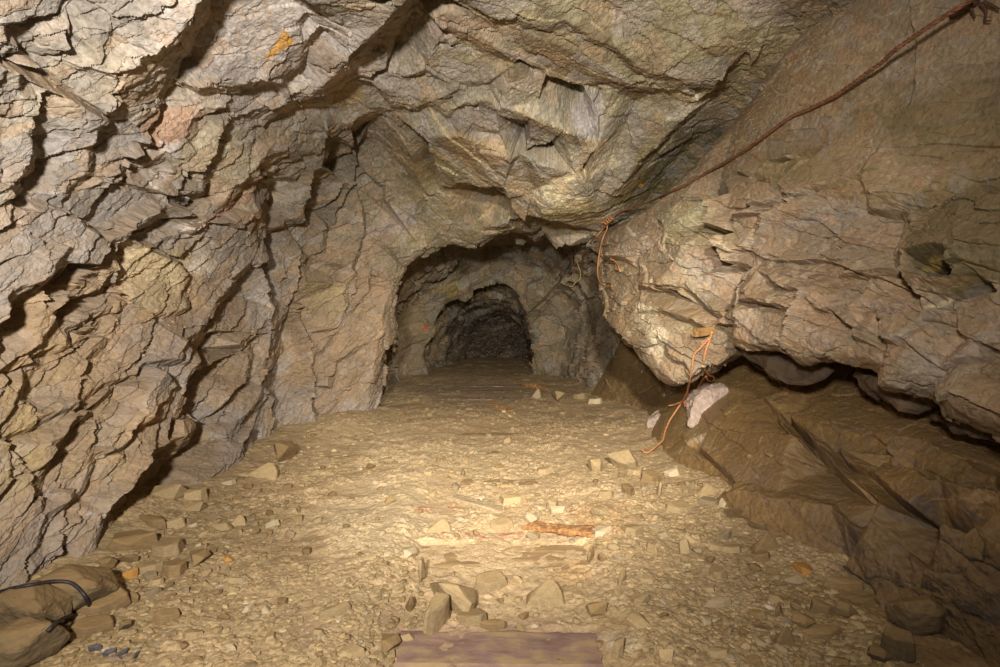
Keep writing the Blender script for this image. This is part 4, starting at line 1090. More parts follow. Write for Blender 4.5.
R_ = random.Random(5)
LR = [  # the stones that stand out: x, y, width, height, kind, stone, turn, label
 (167,489,36,25,'block','t',10,'rounded tan boulder at the foot of the left wall, below the dark gap'),
 (190,492,27,18,'slab','t',30,'smooth dusty tan slab leaning on the right of the rounded boulder at the left wall'),
 (123,541,54,25,'slab','b',12,'widest flat brown slab in the rubble under the left wall'),
 (160,546,40,24,'slab','t',-15,'large smooth tan slab overlapping the right end of the widest flat slab'),
 (173,524,20,14,'shard','t',40,'upright tan shard above the large smooth slab in the left rubble'),
 (148,519,34,15,'shard','b',-15,'long brown stone above the flat slabs in the left rubble'),
 (194,505,22,14,'block','t',20,'squarish tan stone right of the smooth leaning slab by the left wall'),
 (277,452,32,26,'block','b',15,'big dusty brown block standing in the left corner where the wall turns'),
 (259,471,34,18,'wedge','t',0,'low dusty tan wedge in front of the block in the left wall corner'),
 (226,481,17,9,'slab','w',20,'pale flat stone at the lower end of the left wall ridge'),
 (220,525,22,16,'block','t',0,'cube shaped tan stone right of the left rubble, half of a pair'),
 (235,520,16,15,'wedge','t',30,'pointed tan stone leaning against the cube shaped stone left of the track'),
 (225,509,11,9,'block','g',0,'small light grey stone behind the pair of tan stones on the left'),
 (225,546,8,6,'block','w',0,'tiny white stone on the dirt near the left rubble'),
 (103,563,19,17,'block','b',0,'brown stone with a broken front below the left end of the widest slab'),
 (122,560,22,15,'block','b',40,'dark brown lump under the widest flat slab at the left wall'),
 (145,567,30,18,'slab','t',15,'flat tan stone below the large smooth slab on the left'),
 (168,568,32,22,'slab','b',-30,'brown sloping slab at the lower right of the left rubble'),
 (191,558,28,20,'block','b',25,'blocky brown stone at the right edge of the left rubble, dark below'),
 (128,573,14,12,'shard','o',50,'small yellow stone catching the light in the left rubble'),
 (148,574,15,10,'slab','g',0,'grey flat stone in the lower left rubble'),
 (154,581,15,11,'slab','t',20,'little tan stone touching the grey flat stone in the left rubble'),
 (162,617,28,21,'slab','b',10,'lone brown five sided stone on bare dirt at the lower left'),
 (104,590,20,14,'block','b',0,'brown stone beside the end of the black cable'),
 (92,607,54,18,'slab','b',28,'long slanted brown slab right of the boulders, just under the cable end'),
 (84,629,44,24,'slab','b',15,'broad brown slab at the bottom left, nearest the dark glinting shards'),
 (54,640,28,20,'block','k',0,'squat dim stone between the bottom left boulders and the broad brown slab'),
 (190,634,22,11,'slab','t',0,'thin flat stone lying alone right of the five sided stone'),
 (120,626,15,14,'block','k',0,'small dark brown stone above the broad brown slab at the bottom left'),
 (227,560,10,9,'block','o',0,'bright orange ochre lump on the dirt left of the track'),
 (443,598,62,52,'block','t',-20,'largest stone on the track, a big tan block between the two nearest sleepers'),
 (434,616,40,40,'shard','t',60,'tan slab propped on the front of the largest stone on the track'),
 (471,618,36,18,'slab','t',0,'flat tan stone resting at the back edge of the nearest sleeper, left one'),
 (493,625,26,13,'shard','b',0,'flat brown stone resting at the back edge of the nearest sleeper, right one'),
 (545,592,40,36,'wedge','t',0,'pointed triangular tan stone standing between the two nearest sleepers'),
 (422,572,14,24,'shard','t',80,'upright thin stone behind the largest stone on the track'),
 (409,606,14,18,'block','b',80,'narrow brown stone left of the largest stone on the track'),
 (405,637,19,14,'block','t',0,'small tan stone at the left end of the nearest sleeper'),
 (384,643,30,22,'block','b',0,'dark tan block left of the nearest sleeper'),
 (349,651,30,17,'slab','t',0,'flat tan slab at the bottom edge, left of the dark tan block'),
 (334,611,30,11,'shard','t',25,'thin slanting stone on the dirt left of the largest track stone'),
 (490,584,38,14,'slab','t',0,'low wide stone in the dirt midway between the two nearest sleepers'),
 (513,579,18,13,'block','t',0,'brown stone just in front of the second sleeper'),
 (598,607,24,20,'block','b',30,'brown angular stone right of the track, above the white gravel patch'),
 (591,556,14,12,'shard','b',60,'left one of two leaning brown chips right of the second sleeper'),
 (602,557,12,11,'shard','b',-60,'right one of two leaning brown chips right of the second sleeper'),
 (532,516,15,12,'block','w',0,'white stone touching the left end of the rusted iron bar'),
 (533,535,15,11,'block','g',0,'grey cube of stone below the left end of the rusted iron bar'),
 (558,510,17,10,'block','w',20,'pale stone right behind the rusted iron bar'),
 (552,503,16,14,'slab','t',40,'tan stone behind the pale stone at the rusted iron bar'),
 (513,500,30,10,'slab','t',0,'flat tan stone between the splinter of wood and the rusted iron bar'),
 (438,527,26,16,'wedge','t',0,'low tan wedge of stone at the left end of the second sleeper'),
 (501,526,28,12,'slab','t',0,'flat dusty stone at the back edge of the second sleeper'),
 (460,519,11,6,'block','w',0,'small white pebble in front of the splinter of wood'),
 (604,531,26,9,'slab','w',0,'pale grey flat stone touching the right end of the rusted iron bar'),
 (634,529,28,14,'slab','t',0,'wide tan stone right of the pale flat stone by the rusted iron bar'),
 (623,459,32,27,'block','t',-20,'biggest pale tan stone right of the track, near the end of the orange cord'),
 (594,465,17,17,'block','t',10,'upright tan stone left of the biggest pale stone at the right'),
 (638,471,22,13,'slab','t',20,'tan stone in front of the biggest pale stone at the right'),
 (651,477,24,15,'slab','b',0,'brown flat stone at the foot of the right ledge below the orange cord'),
 (545,471,20,9,'slab','t',0,'low flat stone on the track in front of the biggest pale stone'),
 (405,548,22,17,'block','w',0,'pale cream stone left of the second sleeper'),
 (659,491,10,15,'shard','t',80,'narrow upright stone below the brown flat stone at the right ledge'),
 (708,489,24,16,'wedge','t',20,'wedge of tan stone leaning at the foot of the right ledge'),
 (710,501,22,10,'slab','g',-15,'greenish grey flat stone below the leaning wedge at the right'),
 (728,502,17,13,'slab','w',-40,'pale tilted stone right of the greenish grey flat stone'),
 (680,508,30,14,'slab','t',-10,'long tan slab left of the greenish grey flat stone'),
 (742,513,28,22,'block','b',0,'brown block below the pale tilted stone at the right foot'),
 (781,509,34,30,'block','k',15,'dark square block lodged against the right ledge'),
 (763,523,26,15,'block','b',0,'brown stone in front of the dark square block'),
 (768,541,28,26,'wedge','b',0,'tall brown pointed stone in the right rubble, deep shadow on its right'),
 (686,548,13,19,'block','t',80,'upright oblong stone in the rubble right of the track'),
 (698,551,13,10,'block','g',0,'small grey stone right of the upright oblong stone'),
 (764,556,20,14,'slab','b',0,'rounded flat stone below the tall brown pointed stone'),
 (734,549,22,12,'slab','t',0,'tan stone left of the tall brown pointed stone'),
 (721,603,26,11,'shard','g',10,'lens shaped grey stone lying alone on fine dirt at the right'),
 (642,600,24,10,'slab','t',0,'flat tan stone right of the track, above the thick tan one'),
 (640,621,28,17,'block','t',-10,'thick tan stone right of the white gravel patch'),
 (722,653,24,15,'slab','t',0,'six sided tan stone at the bottom edge, right of the track'),
 (764,628,18,13,'block','b',0,'brown stone left of the large shaded stones at the lower right'),
 (786,637,20,24,'wedge','b',0,'shaded triangular stone at the lower right, in the loose rubble'),
 (795,579,24,19,'block','g',0,'grey broken stone below the orange tinted stone at the right foot'),
 (803,568,24,16,'block','o',0,'orange tinted stone at the foot of the right ledge'),
 (847,583,34,16,'shard','b',-15,'long brown stone lying under the slabs of the right ledge'),
 (825,606,26,21,'slab','b',-40,'rounded brown slab in the shaded rubble at the lower right'),
 (848,610,22,21,'block','b',0,'brown stone with an ochre tip right of the rounded brown slab'),
 (806,620,24,17,'block','b',0,'lumpy brown stone left of the rounded brown slab in shade'),
 (826,635,42,16,'shard','b',12,'longest flat stone in the shaded lower right rubble'),
 (903,647,34,38,'slab','k',-55,'dark slab tipped on edge at the bottom right'),
 (884,655,26,18,'block','k',0,'dark block left of the slab tipped on edge at the bottom right'),
 (669,654,17,19,'block','t',0,'brown square stone at the bottom edge, right of the nearest sleeper'),
 (619,648,20,24,'slab','t',70,'upright pale stone in the white gravel right of the nearest sleeper'),
 (536,394,9,10,'wedge','g',0,'pointed grey stone at the right foot of the tunnel mouth'),
 (558,398,22,8,'block','t',0,'low tan stone at the right foot of the tunnel mouth'),
 (581,396,15,8,'slab','t',0,'tan stone at the far end of the right ledge'),
 (596,401,15,8,'slab','w',0,'pale stone at the far end of the right ledge'),
]
for (px, py, w_, h_, kind, mat, yaw, lab) in LR:
    put_rock(px, py, w_ * 1.08, h_, kind, mat, yaw, lab, rnd=R_)
# the three boulders at the bottom left, and blocks wedged in or resting on the right-hand rock
BOULD = []
for px, py, w_, h_, mat, yaw, hz, lab in ((55,600,92,40,'k',8,.2,'smooth brown boulder under the black cable at the lower left wall'),
                                  (14,622,84,44,'k',-12,.22,'smooth dim boulder at the left edge, in front of the one under the cable'),
                                  (8,655,84,40,'k',20,.17,'dark boulder cut off by the bottom left corner')):
    BOULD.append(put_rock(px, py, w_, h_, 'boulder', mat, yaw, lab, rnd=random.Random(int(py)), name='boulder', cat='boulder', hz=hz, tilt=.05))
def rock_on_wall(px, py, w_, h_, dep, kind, mat, rot, lab, off=0.0, z=None, name='rock', cat='rock', seed=3):
    p = on_rock(px, py, off, z); s = float((p - CAM) @ FWD) / F
    o = bpy.data.objects.new(name, random.Random(seed).choice(ROCKS[kind])); COL.objects.link(o)
    o.scale = (w_ * s, dep, h_ * s); o.rotation_euler = rot; o.location = p - np.array([0, 0, .5 * h_ * s])
    o.material_slots[0].link = 'OBJECT'; o.material_slots[0].material = STONE[mat]
    return tag(o, lab, cat)
def block(front, depth, thick, mat, lab, seed, name='rock', cat='rock'):
    """a block lodged in the rock: its visible outline, given solid thickness behind"""
    pts = [P(x, y, Y + depth) for x, y, Y in front]
    c = sum(pts) / len(pts); c = c + np.array([0, -.35 * thick, 0]) * 0
    allp = [(p - c) for p in pts] + [(p - c) * .85 + np.array([.25 * thick, thick, .02]) for p in pts] + [(p - c) * .5 + np.array([0, -.04 * thick, 0]) for p in pts]
    k = max(np.ptp(np.array(allp), axis=0)); me = rock_mesh(name, seed, 'block', [tuple(p / k) for p in allp], rough=.07)
    me.materials[0] = STONE[mat]; o = bpy.data.objects.new(name, me); COL.objects.link(o); o.location = c; o.scale = (k, k, k)
    return tag(o, lab, cat)
block([(690,408,6.0),(695,398,6.0),(710,388,6.05),(729,387,6.1),(726,406,6.0),(712,422,5.9),(698,430,5.9),(688,428,5.9)], -.32, .5, 'q', 'pinkish white quartz block beside the orange cord', 8)
block([(646,422,6.9),(660,414,6.95),(662,420,6.9),(664,432,6.85),(658,438,6.8),(647,436,6.8)], -.1, .3, 'q', 'small whitish quartz block left of the orange cord, at the floor', 5)
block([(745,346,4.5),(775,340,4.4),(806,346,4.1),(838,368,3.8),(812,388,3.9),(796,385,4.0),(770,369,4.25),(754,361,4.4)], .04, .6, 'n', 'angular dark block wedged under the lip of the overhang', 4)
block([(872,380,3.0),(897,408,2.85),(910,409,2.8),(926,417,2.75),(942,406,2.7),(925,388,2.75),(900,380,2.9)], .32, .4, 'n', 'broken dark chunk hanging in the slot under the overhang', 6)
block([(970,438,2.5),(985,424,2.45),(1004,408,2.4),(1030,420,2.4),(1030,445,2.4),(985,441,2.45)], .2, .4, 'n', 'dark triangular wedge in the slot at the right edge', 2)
rock_on_wall(914,612,54,40,.24,'boulder','k',(0,.1,.2),'rounded brown boulder stuck to the foot of the right ledge', .0, seed=9, name='boulder', cat='boulder')

ZONES = [  # the rest of the rubble: polygon box, count, size range in metres, label
 ((150,470,300,535),32,(0.062,0.135),'small tan stone in the rubble along the left wall, behind the flat slabs','rubble along the left wall'),
 ((95,545,235,600),30,(0.050,0.108),'small brown stone in the rubble at the lower left','rubble at the lower left'),
 ((120,600,400,664),23,(0.044,0.095),'small stone half sunk in the dirt at the bottom, left of the nearest sleeper','stones left of the nearest sleeper'),
 ((290,440,430,560),21,(0.050,0.108),'small pale stone on the open dirt between the left wall and the sleepers','stones on the open dirt'),
 ((425,440,570,540),18,(0.060,0.157),'small tan stone on the track behind the second sleeper','stones on the track'),
 ((415,560,590,630),14,(0.044,0.095),'small tan stone lodged between the two nearest sleepers','stones between the nearest sleepers'),
 ((590,470,740,560),30,(0.074,0.194),'tan stone in the loose rubble right of the rusted iron bar','rubble right of the iron bar'),
 ((600,560,800,664),30,(0.060,0.157),'tan stone in the loose rubble right of the two nearest sleepers','rubble right of the nearest sleepers'),
 ((760,560,900,664),19,(0.074,0.194),'shaded brown stone in the rubble at the lower right foot','rubble at the lower right'),
 ((400,398,620,436),11,(0.062,0.135),'small stone on the far floor before the tunnel mouth','stones before the tunnel mouth')]
RZ = random.Random(77)
taken = [(a[0], a[1], .5 * a[2]) for a in LR]
for (x0, y0, x1, y1), n, (s0, s1), lab, grp in ZONES:
    k = tries = 0
    while k < n and tries < 4000:
        tries += 1
        px, py = RZ.uniform(x0, x1), RZ.uniform(y0, y1)
        q = floor_hit(px, py)
        if q[0] < -2.15 or q[0] > 1.62 + .05 * max(0, 5 - q[1]): continue
        sz = s0 + (s1 - s0) * RZ.random() ** 2; wpx = sz * F / q[1]
        if any(abs(px - a) < (r + .5 * wpx) and abs(py - b) < .7 * (r + .4 * wpx) for a, b, r in taken): continue
        if any(abs(q[1] - sy) < dep * .5 + .02 and abs(q[0] - cx) < hw for sy, hw, cx, dep, top in SLEEPERS[:2]): continue
        taken.append((px, py, .5 * wpx)); k += 1
        put_rock(px, py, wpx, wpx * .6, RZ.choice(('block', 'slab', 'slab', 'shard')), RZ.choice('tttttbbgw') if px < 740 else RZ.choice('ttbbbbg'), None, lab, grp, rnd=RZ, tilt=.3)

# gravel: nobody could count it
def gravel(n, seed):
    rs = np.random.RandomState(seed)
    px = rs.uniform(40, 930, n * 3); py = 386 + 281 * rs.uniform(0, 1, n * 3) ** .75
    d = RGT[None] * (px[:, None] - 500) + UPV[None] * (333.5 - py[:, None]) + FWD[None] * F
    z = np.zeros(len(px))
    w_of = lambda y: 3.3 - .09 * np.minimum(y, 15)
    for _ in range(6):
        q = CAM + d * ((z - CAM[2]) / d[:, 2])[:, None]
        i = np.clip(np.searchsorted(FY, q[:, 1]), 1, len(FY) - 1); j = np.clip((q[:, 0] / w_of(FY[i]) + 1) * .5 * (nx - 1), 0, nx - 1).astype(int)
        z = .5 * z + .5 * FZ[i, j]
    dens = np.clip(.2 + 1.7 * fbm(q * np.array([1.3, 1.3, 0]), 3, seed), .06, 1)
    dens = np.maximum(dens, .9 * (q[:, 0] > .65) * (q[:, 1] < 5.5)); dens = np.maximum(dens, .75 * (q[:, 0] < -1.5))
    for sy, hw, cx, dep, top in SLEEPERS[:2]:
        dens[(np.abs(q[:, 1] - sy) < dep * .55) & (np.abs(q[:, 0] - cx) < hw)] *= .08
    keep = (rs.uniform(0, 1, len(px)) < dens) & (q[:, 0] > -2.3) & (q[:, 0] < 1.75) & (q[:, 1] < 13)
    q = q[keep][:n]; q[:, 2] = z[keep][:n]; m = len(q)
    t = (1 + 5 ** .5) / 2
    ico = np.array([(-1, t, 0), (1, t, 0), (-1, -t, 0), (1, -t, 0), (0, -1, t), (0, 1, t), (0, -1, -t), (0, 1, -t), (t, 0, -1), (t, 0, 1), (-t, 0, -1), (-t, 0, 1)]) / math.hypot(1, t) * .5
    icf = np.array([(0, 11, 5), (0, 5, 1), (0, 1, 7), (0, 7, 10), (0, 10, 11), (1, 5, 9), (5, 11, 4), (11, 10, 2), (10, 7, 6), (7, 1, 8), (3, 9, 4), (3, 4, 2), (3, 2, 6), (3, 6, 8), (3, 8, 9), (4, 9, 5), (2, 4, 11), (6, 2, 10), (8, 6, 7), (9, 8, 1)])
    sz = .011 + .045 * rs.uniform(0, 1, m) ** 3; sz *= np.clip(q[:, 1] / 4, .85, 1.5)
    sc = np.stack([sz * rs.uniform(.8, 1.5, m), sz * rs.uniform(.7, 1.2, m), sz * rs.uniform(.25, .6, m)], 1)
    loc = ico[None] * (1 + rs.uniform(-.28, .28, (m, 12, 1))) * sc[:, None]
    a = rs.uniform(0, 6.28, m); ca, sa = np.cos(a)[:, None], np.sin(a)[:, None]
    V = np.stack([loc[..., 0] * ca - loc[..., 1] * sa, loc[..., 0] * sa + loc[..., 1] * ca, loc[..., 2]], -1)
    V += q[:, None]; V[..., 2] += (.1 * sc[:, 2])[:, None]
    Fc = (icf[None] + 12 * np.arange(m)[:, None, None]).reshape(-1, 3)
    pal = np.array([srgb(c) for c in ('B09A72', 'A58C64', 'BCA67E', '9A835E', 'A89A82', 'C2B498', '8A7654')])
    c = pal[rs.choice(7, m, p=[.33, .27, .1, .17, .03, .01, .09])] * rs.uniform(.8, 1.15, (m, 1))
    return raw_object('gravel', V.reshape(-1, 3), Fc, DIRT, np.repeat(c, 12, 0))
tag(gravel(int(9500 * QUAL), 31), 'fine tan gravel and chippings strewn over the dirt floor', 'gravel', kind='stuff')

# ------------------------------------------------------------------ sleepers, iron and wood on the floor
WOOD = plain_material('stained_sleeper_wood', '7C6254', 'A88E68', 4, .9, .4, stretch=(1.2, 3, 3), lo=.34, hi=.6, c='927668')
WOOD2 = plain_material('dusty_sleeper_wood', '8C7250', 'B89C6C', 6, .9, .4, stretch=(.5, 4, 4), c='9A7E58')
RUST = plain_material('rusted_iron', '5E4630', 'B48C58', 26, .95, .9, lo=.3, hi=.66, c='94693F')
RUST2 = plain_material('rust_flakes', '8A6048', 'BC9474', 30, .95, .8, c='A4785C')
PALEWOOD = plain_material('pale_splinter_wood', '94805E', 'B8A482', 12, .8, .5, stretch=(.4, 5, 5))
def rough_bar(name, L_, W_, H_, mat, seed, nx_=40, ny_=8, nz_=5, amp=.012, freq=14, ends=.02):
    """a worn solid bar: box of fine faces, its edges rounded off and its skin broken"""
    bm = bmesh.new(); bmesh.ops.create_cube(bm, size=1)
    bmesh.ops.subdivide_edges(bm, edges=[e for e in bm.edges if abs(e.verts[0].co.x - e.verts[1].co.x) > .5], cuts=nx_)
    bmesh.ops.subdivide_edges(bm, edges=[e for e in bm.edges if abs(e.verts[0].co.y - e.verts[1].co.y) > .5], cuts=ny_)
    bmesh.ops.subdivide_edges(bm, edges=[e for e in bm.edges if abs(e.verts[0].co.z - e.verts[1].co.z) > .5], cuts=nz_)
    C_ = np.array([v.co[:] for v in bm.verts]) * [L_, W_, H_]
    e = np.minimum(W_, H_) * .22
    for ax, (half) in ((1, W_ / 2), (2, H_ / 2)):
        pass
    oy = np.maximum(np.abs(C_[:, 1]) - (W_ / 2 - e), 0); oz = np.maximum(np.abs(C_[:, 2]) - (H_ / 2 - e), 0)
    r = np.hypot(oy, oz); f = np.where((oy > 0) & (oz > 0), np.minimum(1, e / np.maximum(r, 1e-6)), 1)
    C_[:, 1] = np.sign(C_[:, 1]) * (np.minimum(np.abs(C_[:, 1]), W_ / 2 - e) + oy * f); C_[:, 2] = np.sign(C_[:, 2]) * (np.minimum(np.abs(C_[:, 2]), H_ / 2 - e) + oz * f)
    N_ = C_ / np.array([L_, W_, H_]); N_ /= np.linalg.norm(N_, axis=1, keepdims=True)
    C_ += np.array([ends, 1, 1]) * N_ * (amp * fbm(C_ * freq + seed, 4, seed) * 2)[:, None]
    C_[:, 0] += np.sign(C_[:, 0]) * (np.abs(C_[:, 0]) > L_ * .47) * ends * fbm(C_ * 18 + 3, 3, seed + 1) * 2
    for v, c in zip(bm.verts, C_): v.co = c
    me = bpy.data.meshes.new(name); bm.to_mesh(me); bm.free(); me.materials.append(mat)
    o = bpy.data.objects.new(name, me); COL.objects.link(o); return o
SL = ['nearest wooden sleeper, dusty with purple stains, at the bottom edge of the track', 'second wooden sleeper, tan with dust, behind the pointed triangular stone',
      'third visible sleeper from the front, buried but for a strip, behind the splinter of wood', 'fourth sleeper from the front, a thin ochre edged strip in the dirt',
      'fifth sleeper from the front, a faint purple strip on the track', 'purple stained sleeper in the floor just before the tunnel mouth',
      'purple stained sleeper in the floor level with the tunnel mouth stones', 'farthest sleeper showing in the floor inside the tunnel']
for (sy, hw, cx, dep, top), lab in zip(SLEEPERS, SL):
    o = rough_bar('railway_sleeper', 2 * hw, dep, .14, WOOD if sy < 3 or sy > 9 else WOOD2, int(sy * 10), amp=.008, freq=7)
    o.location = (cx, sy, top - .07); o.rotation_euler = (0, 0, R_.uniform(-.02, .02)); tag(o, lab, 'sleeper', 'sleepers of the old track')
def lay(name, x0, y0, x1, y1, W_, H_, mat, lab, cat, seed, lift=.0, amp=.01, ends=.03, group=None, freq=20):
    a, b = floor_hit(x0, y0), floor_hit(x1, y1); L_ = float(np.linalg.norm((b - a)[:2]))
    o = rough_bar(name, L_, W_, H_, mat, seed, nx_=max(8, int(L_ / .012)), amp=amp, ends=ends, freq=freq)
    c = (a + b) / 2; o.location = (c[0], c[1], .5 * (floor_z(*a[:2]) + floor_z(*b[:2])) + H_ * .5 - .012 + lift)
    o.rotation_euler = (0, -math.atan2(floor_z(*b[:2]) - floor_z(*a[:2]), L_), math.atan2(b[1] - a[1], b[0] - a[0])); return tag(o, lab, cat, group)
lay('iron_bar', 529,526,597,533, .12, .035, RUST, 'thick rusted iron bar lying across the track behind the second sleeper', 'iron bar', 4, amp=.012, ends=.06)
lay('wood_splinter', 455,499,502,512, .10, .04, PALEWOOD, 'pale splinter of wood lying slanted on the track', 'wood', 9, amp=.006, ends=.05)
for k, (x0, y0, x1, y1, lab) in enumerate(((440,533,460,534,'rusty iron flake at the left back corner of the second sleeper'), (464,534,482,538,'rusty iron flake right of the corner flake at the second sleeper'),
     (497,536,521,535,'rusty iron flake left of the grey stone cube'), (414,508,430,509,'rusty iron flake on the dirt left of the splinter of wood'), (446,508,464,509,'rusty iron flake at the left end of the splinter of wood'),
     (569,513,577,511,'small rusty flake behind the rusted iron bar'))):
    lay('iron_flake', x0, y0, x1, y1, .035, .018, RUST2, lab, 'rust flake', 20 + k, amp=.009, ends=.05)
lay('iron_strip', 414,405,440,409, .06, .02, RUST, 'rusty strip of iron on the far floor near the left foot of the tunnel', 'iron strip', 33, amp=.01, ends=.08)
lay('iron_scrap', 489,404,509,411, .08, .03, RUST, 'rusty scrap of iron in the middle of the far floor', 'iron scrap', 34, amp=.02, ends=.1)
lay('iron_scrap', 527,386,543,389, .14, .05, RUST, 'rusty heap of iron scrap at the right foot of the tunnel mouth', 'iron scrap', 35, amp=.05, ends=.2)
for k, (x, y, w_, h_, lab) in enumerate(((95,648,14,9,'dark glinting slate shard at the bottom left, left one of four'), (108,652,13,9,'dark glinting slate shard at the bottom left, second of four'),
     (121,653,14,8,'dark glinting slate shard at the bottom left, third of four'), (134,656,11,7,'dark glinting slate shard at the bottom left, right one of four'))):
    put_rock(x, y, w_, h_, 'shard', 'd', 30 * k, lab, rnd=R_, tilt=.3, name='slate_shard', cat='shard')

# ------------------------------------------------------------------ cables and cords
CABLE = plain_material('rusty_cable', '4A3020', '8A5C3C', 40, .8, .5, c='6A4228', spec=.5)
ORANGE = plain_material('orange_cord', 'AE7046', 'D49864', 60, .7, .3)
ORANGE2 = plain_material('faded_orange_wire', '9A6840', 'C08C58', 60, .6, .2)
YELLOW = plain_material('yellow_wire', '94803E', 'BCA664', 50, .6, .2)
BLACK = plain_material('black_cable', '1E1A1E', '3A3234', 40, .5, .2)
IRON = plain_material('dark_iron', '2A1E16', '5A3E28', 40, .8, .5)
k1 = lambda pts, ox, oy, k: [(ox + x * k, oy + y * k) for x, y in pts]
main = k1([(875,-8),(800,38),(740,75),(640,140),(560,195),(490,245),(440,295),(370,345),(290,405),(210,460),(140,495),(80,525),(0,560)], 790, 0, .21) + \
       k1([(870,0),(800,50),(720,110),(640,155),(550,205),(460,260),(370,300),(290,340),(200,370),(150,385),(110,412),(78,440)], 590, 130, .21)[1:]
mp = rope_path(main, .03, 3, [.1, .14, .16, .17, .17, .16, .14, .11, .07, .04, .02, .01, .0] + [0] * 11)
root = empty('rusty_cable', mp[-1])
tag(root, 'long rusty wire rope strung down the right-hand rock to a knot', 'cable')
def part(name, V, fs, mat, parent):
    o = mesh_obj(name, [np.array(v) - np.array(parent.location) for v in V], fs, mat, parent, smooth=True); return o
pth = spline(mp, 14)
part('rope', *twisted(pth, .0125, 3, .1), CABLE, root)
kp = mp[-1]; th = np.linspace(0, 4 * 2 * math.pi, 90)
dirc = np.array(mp[-1]) - np.array(mp[-3]); dirc /= np.linalg.norm(dirc)
ka = np.cross(dirc, [0, 0, 1]); ka /= np.linalg.norm(ka); kb = np.cross(dirc, ka)
V, fs = tube([kp + dirc * (-.10 + .13 * t / th[-1]) + (.024 + .006 * math.sin(3 * t)) * (ka * math.cos(t) + kb * math.sin(t)) for t in th], .009, 6)
part('knot', V, fs, ORANGE2, root)
for pts in ([(235,318),(235,345),(215,390),(200,450),(190,520),(190,580),(205,615),(235,633),(262,630)], [(232,325),(210,350),(180,385),(150,415),(122,462),(110,520),(100,585)]):
    part('loose_end', *tube(spline(rope_path(k1(pts, 560, 160, .2), .03, 3), 8), .009, 6), ORANGE2, root)
part('tuft', *tube(spline(rope_path(k1([(228,322),(212,312),(205,325),(215,335)], 560, 160, .2), .05, 2), 6), .008, 6), ORANGE2, root)
# the iron fixing at the top right that holds it
ap = on_rock(972, 3, .03); ar = empty('cable_anchor', ap); tag(ar, 'dark iron fixing with bent prongs at the top right end of the rusty cable', 'anchor')
V, fs = tube([ap + np.array([.0, .12, .0]), ap + np.array([0, .02, 0]), ap + np.array([-.01, -.03, -.005])], .022, 8); part('bolt', V, fs, IRON, ar)
for q in ([(968,2),(972,10),(975,18)], [(980,3),(986,10),(985,20),(991,21)], [(962,5),(955,10),(950,16)], [(984,2),(993,6),(999,9)]):
    part('prong', *tube(spline([on_rock(x, y, .04) for x, y in q], 6), .008, 6, lambda t: 1 - .5 * t), IRON, ar)
# frayed wires under the brow
fw = on_rock(575, 258, .03); fr = empty('frayed_wires', fw); tag(fr, 'frayed rusty and yellow wire ends dangling under the right brow', 'wires')
for pts, m in (([(72,462),(55,475),(35,490),(15,515),(-2,535)], CABLE), ([(62,475),(60,500),(68,545),(70,592)], CABLE), ([(78,478),(88,520),(102,560),(98,595),(75,615),(62,632),(45,630)], YELLOW), ([(115,472),(110,500),(106,540),(98,575)], CABLE)):
    zz = depth_at(574, 256); pp = [CAM + ray(*p) / F * (min(zz, depth_at(*p)) - .03) for p in k1(pts, 560, 160, .2)]
    part('wire', *tube(spline(pp, 6), .009, 5), m, fr)
def cord(name, pts, ox, oy, k, r, mat, lab, off=.025, n=8):
    pp = rope_path(k1(pts, ox, oy, k), off, 3); V, fs = tube(spline(pp, n), r, 6)
    return tag(mesh_obj(name, V, fs, mat, loc=pp[0], smooth=True), lab, 'wire')
cord('bent_wire', [(252,495),(270,502),(285,518),(295,538),(302,560)], 560, 160, .2, .011, ORANGE2, 'short bent orange wire end on the rock right of the knotted cable')
cord('thin_wire', [(190,112),(205,92),(228,98),(250,100),(272,88),(300,60)], 400, 270, .2, .008, YELLOW, 'thin yellow wire on the rock above the inner arch')
cord('tunnel_cord', [(728,322),(712,350),(690,382),(660,410),(635,420),(612,418),(625,435),(648,462),(664,490)], 400, 270, .2, .014, ORANGE2, 'thin orange cord on the right wall inside the tunnel')
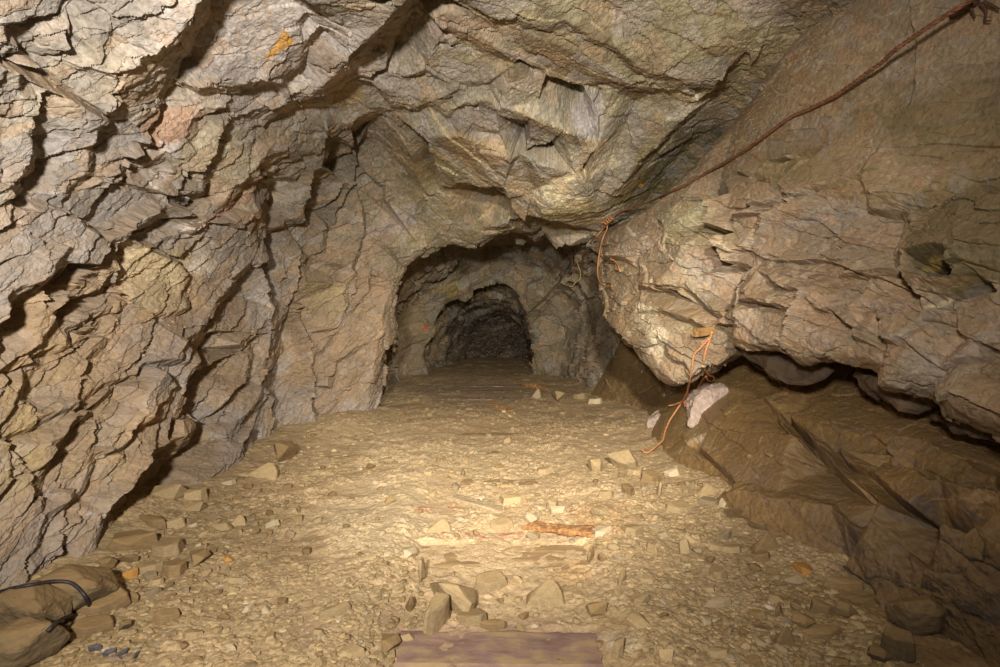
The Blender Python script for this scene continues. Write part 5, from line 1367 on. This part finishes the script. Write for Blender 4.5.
# orange cord hanging from a wooden peg
pg = on_rock(709, 331, .02); 
cr = empty('orange_cord', pg); tag(cr, 'orange cord looped from the wooden peg down the right ledge', 'cord')
A_ = [(560,58),(545,105),(525,165),(518,215),(528,255),(545,275),(566,282),(572,296),(556,306),(538,298),(530,282),(518,292),(495,330),(470,368),(440,395),(428,410),(426,432)]
B_ = [(548,90),(500,140),(470,175),(460,240),(450,300),(435,360),(415,405),(400,425),(370,470),(345,510),(325,560),(315,600),(290,625),(245,660),(225,662),(210,645)]
for nm, pts in (('strand', A_), ('strand', B_), ('loose_end', [(412,408),(390,416),(368,424),(345,427)])):
    part(nm, *twisted(spline(rope_path(k1(pts, 600, 320, .2), .03, 4), 9), .0115, 2, .05), ORANGE, cr)
kp = on_rock(600 + 416 * .2, 320 + 410 * .2, .05); th = np.linspace(0, 2.2 * 2 * math.pi, 40)
part('knot', *tube([kp + np.array([.022 * math.cos(t), .01 * math.sin(t), -.015 + .03 * t / th[-1]]) for t in th], .009, 6), ORANGE, cr)
PEG = plain_material('peg_wood', '78582F', '9C7A4A', 10, .85, .5, stretch=(.6, 4, 4))
o = rough_bar('wooden_peg', .175, .13, .075, PEG, 61, nx_=16, amp=.006, ends=.03); o.location = pg + np.array([-.02, .03, 0]); o.rotation_euler = (0, -.12, .25)
tag(o, 'brown wooden peg driven into the rock above the orange cord', 'peg')
# black cable over the boulders
trees = []
for b in BOULD:
    M = Matrix.LocRotScale(b.location, b.rotation_euler, b.scale)
    trees.append(BVHTree.FromPolygons([M @ v.co for v in b.data.vertices], [list(p.vertices) for p in b.data.polygons]))
def front(px, py):
    d = Vector(ray(px, py)).normalized(); best = None
    for t in trees:
        h = t.ray_cast(Vector(CAM), d)
        if h[0] is not None and (best is None or h[3] < best): best = h[3]
    z = depth_at(px, py); zr = z / float(np.array(d) @ FWD)
    return min(best, zr) if best is not None else zr
for pts, lab in (([(-20,212),(30,198),(60,190),(120,180),(200,166),(270,168),(310,190),(340,225),(357,262)], 'black cable arching over the boulders at the lower left wall'),
                 ([(288,299),(262,310),(240,320),(210,345),(188,366)], 'short piece of black cable between the boulders at the lower left')):
    ps = k1(pts, 0, 540, .25); ts = np.array([front(*p) for p in ps])
    for _ in range(3):
        e = np.pad(ts, 1, mode='edge'); ts = np.minimum(ts, (e[:-2] + e[2:] + 2 * ts) / 4)
    pp = [CAM + ray(*p) / np.linalg.norm(ray(*p)) * (t - .012) for p, t in zip(ps, ts)]
    V, fs = tube(spline(pp, 10), .0085, 8); tag(mesh_obj('black_cable', V, fs, BLACK, loc=pp[0], smooth=True), lab, 'cable')
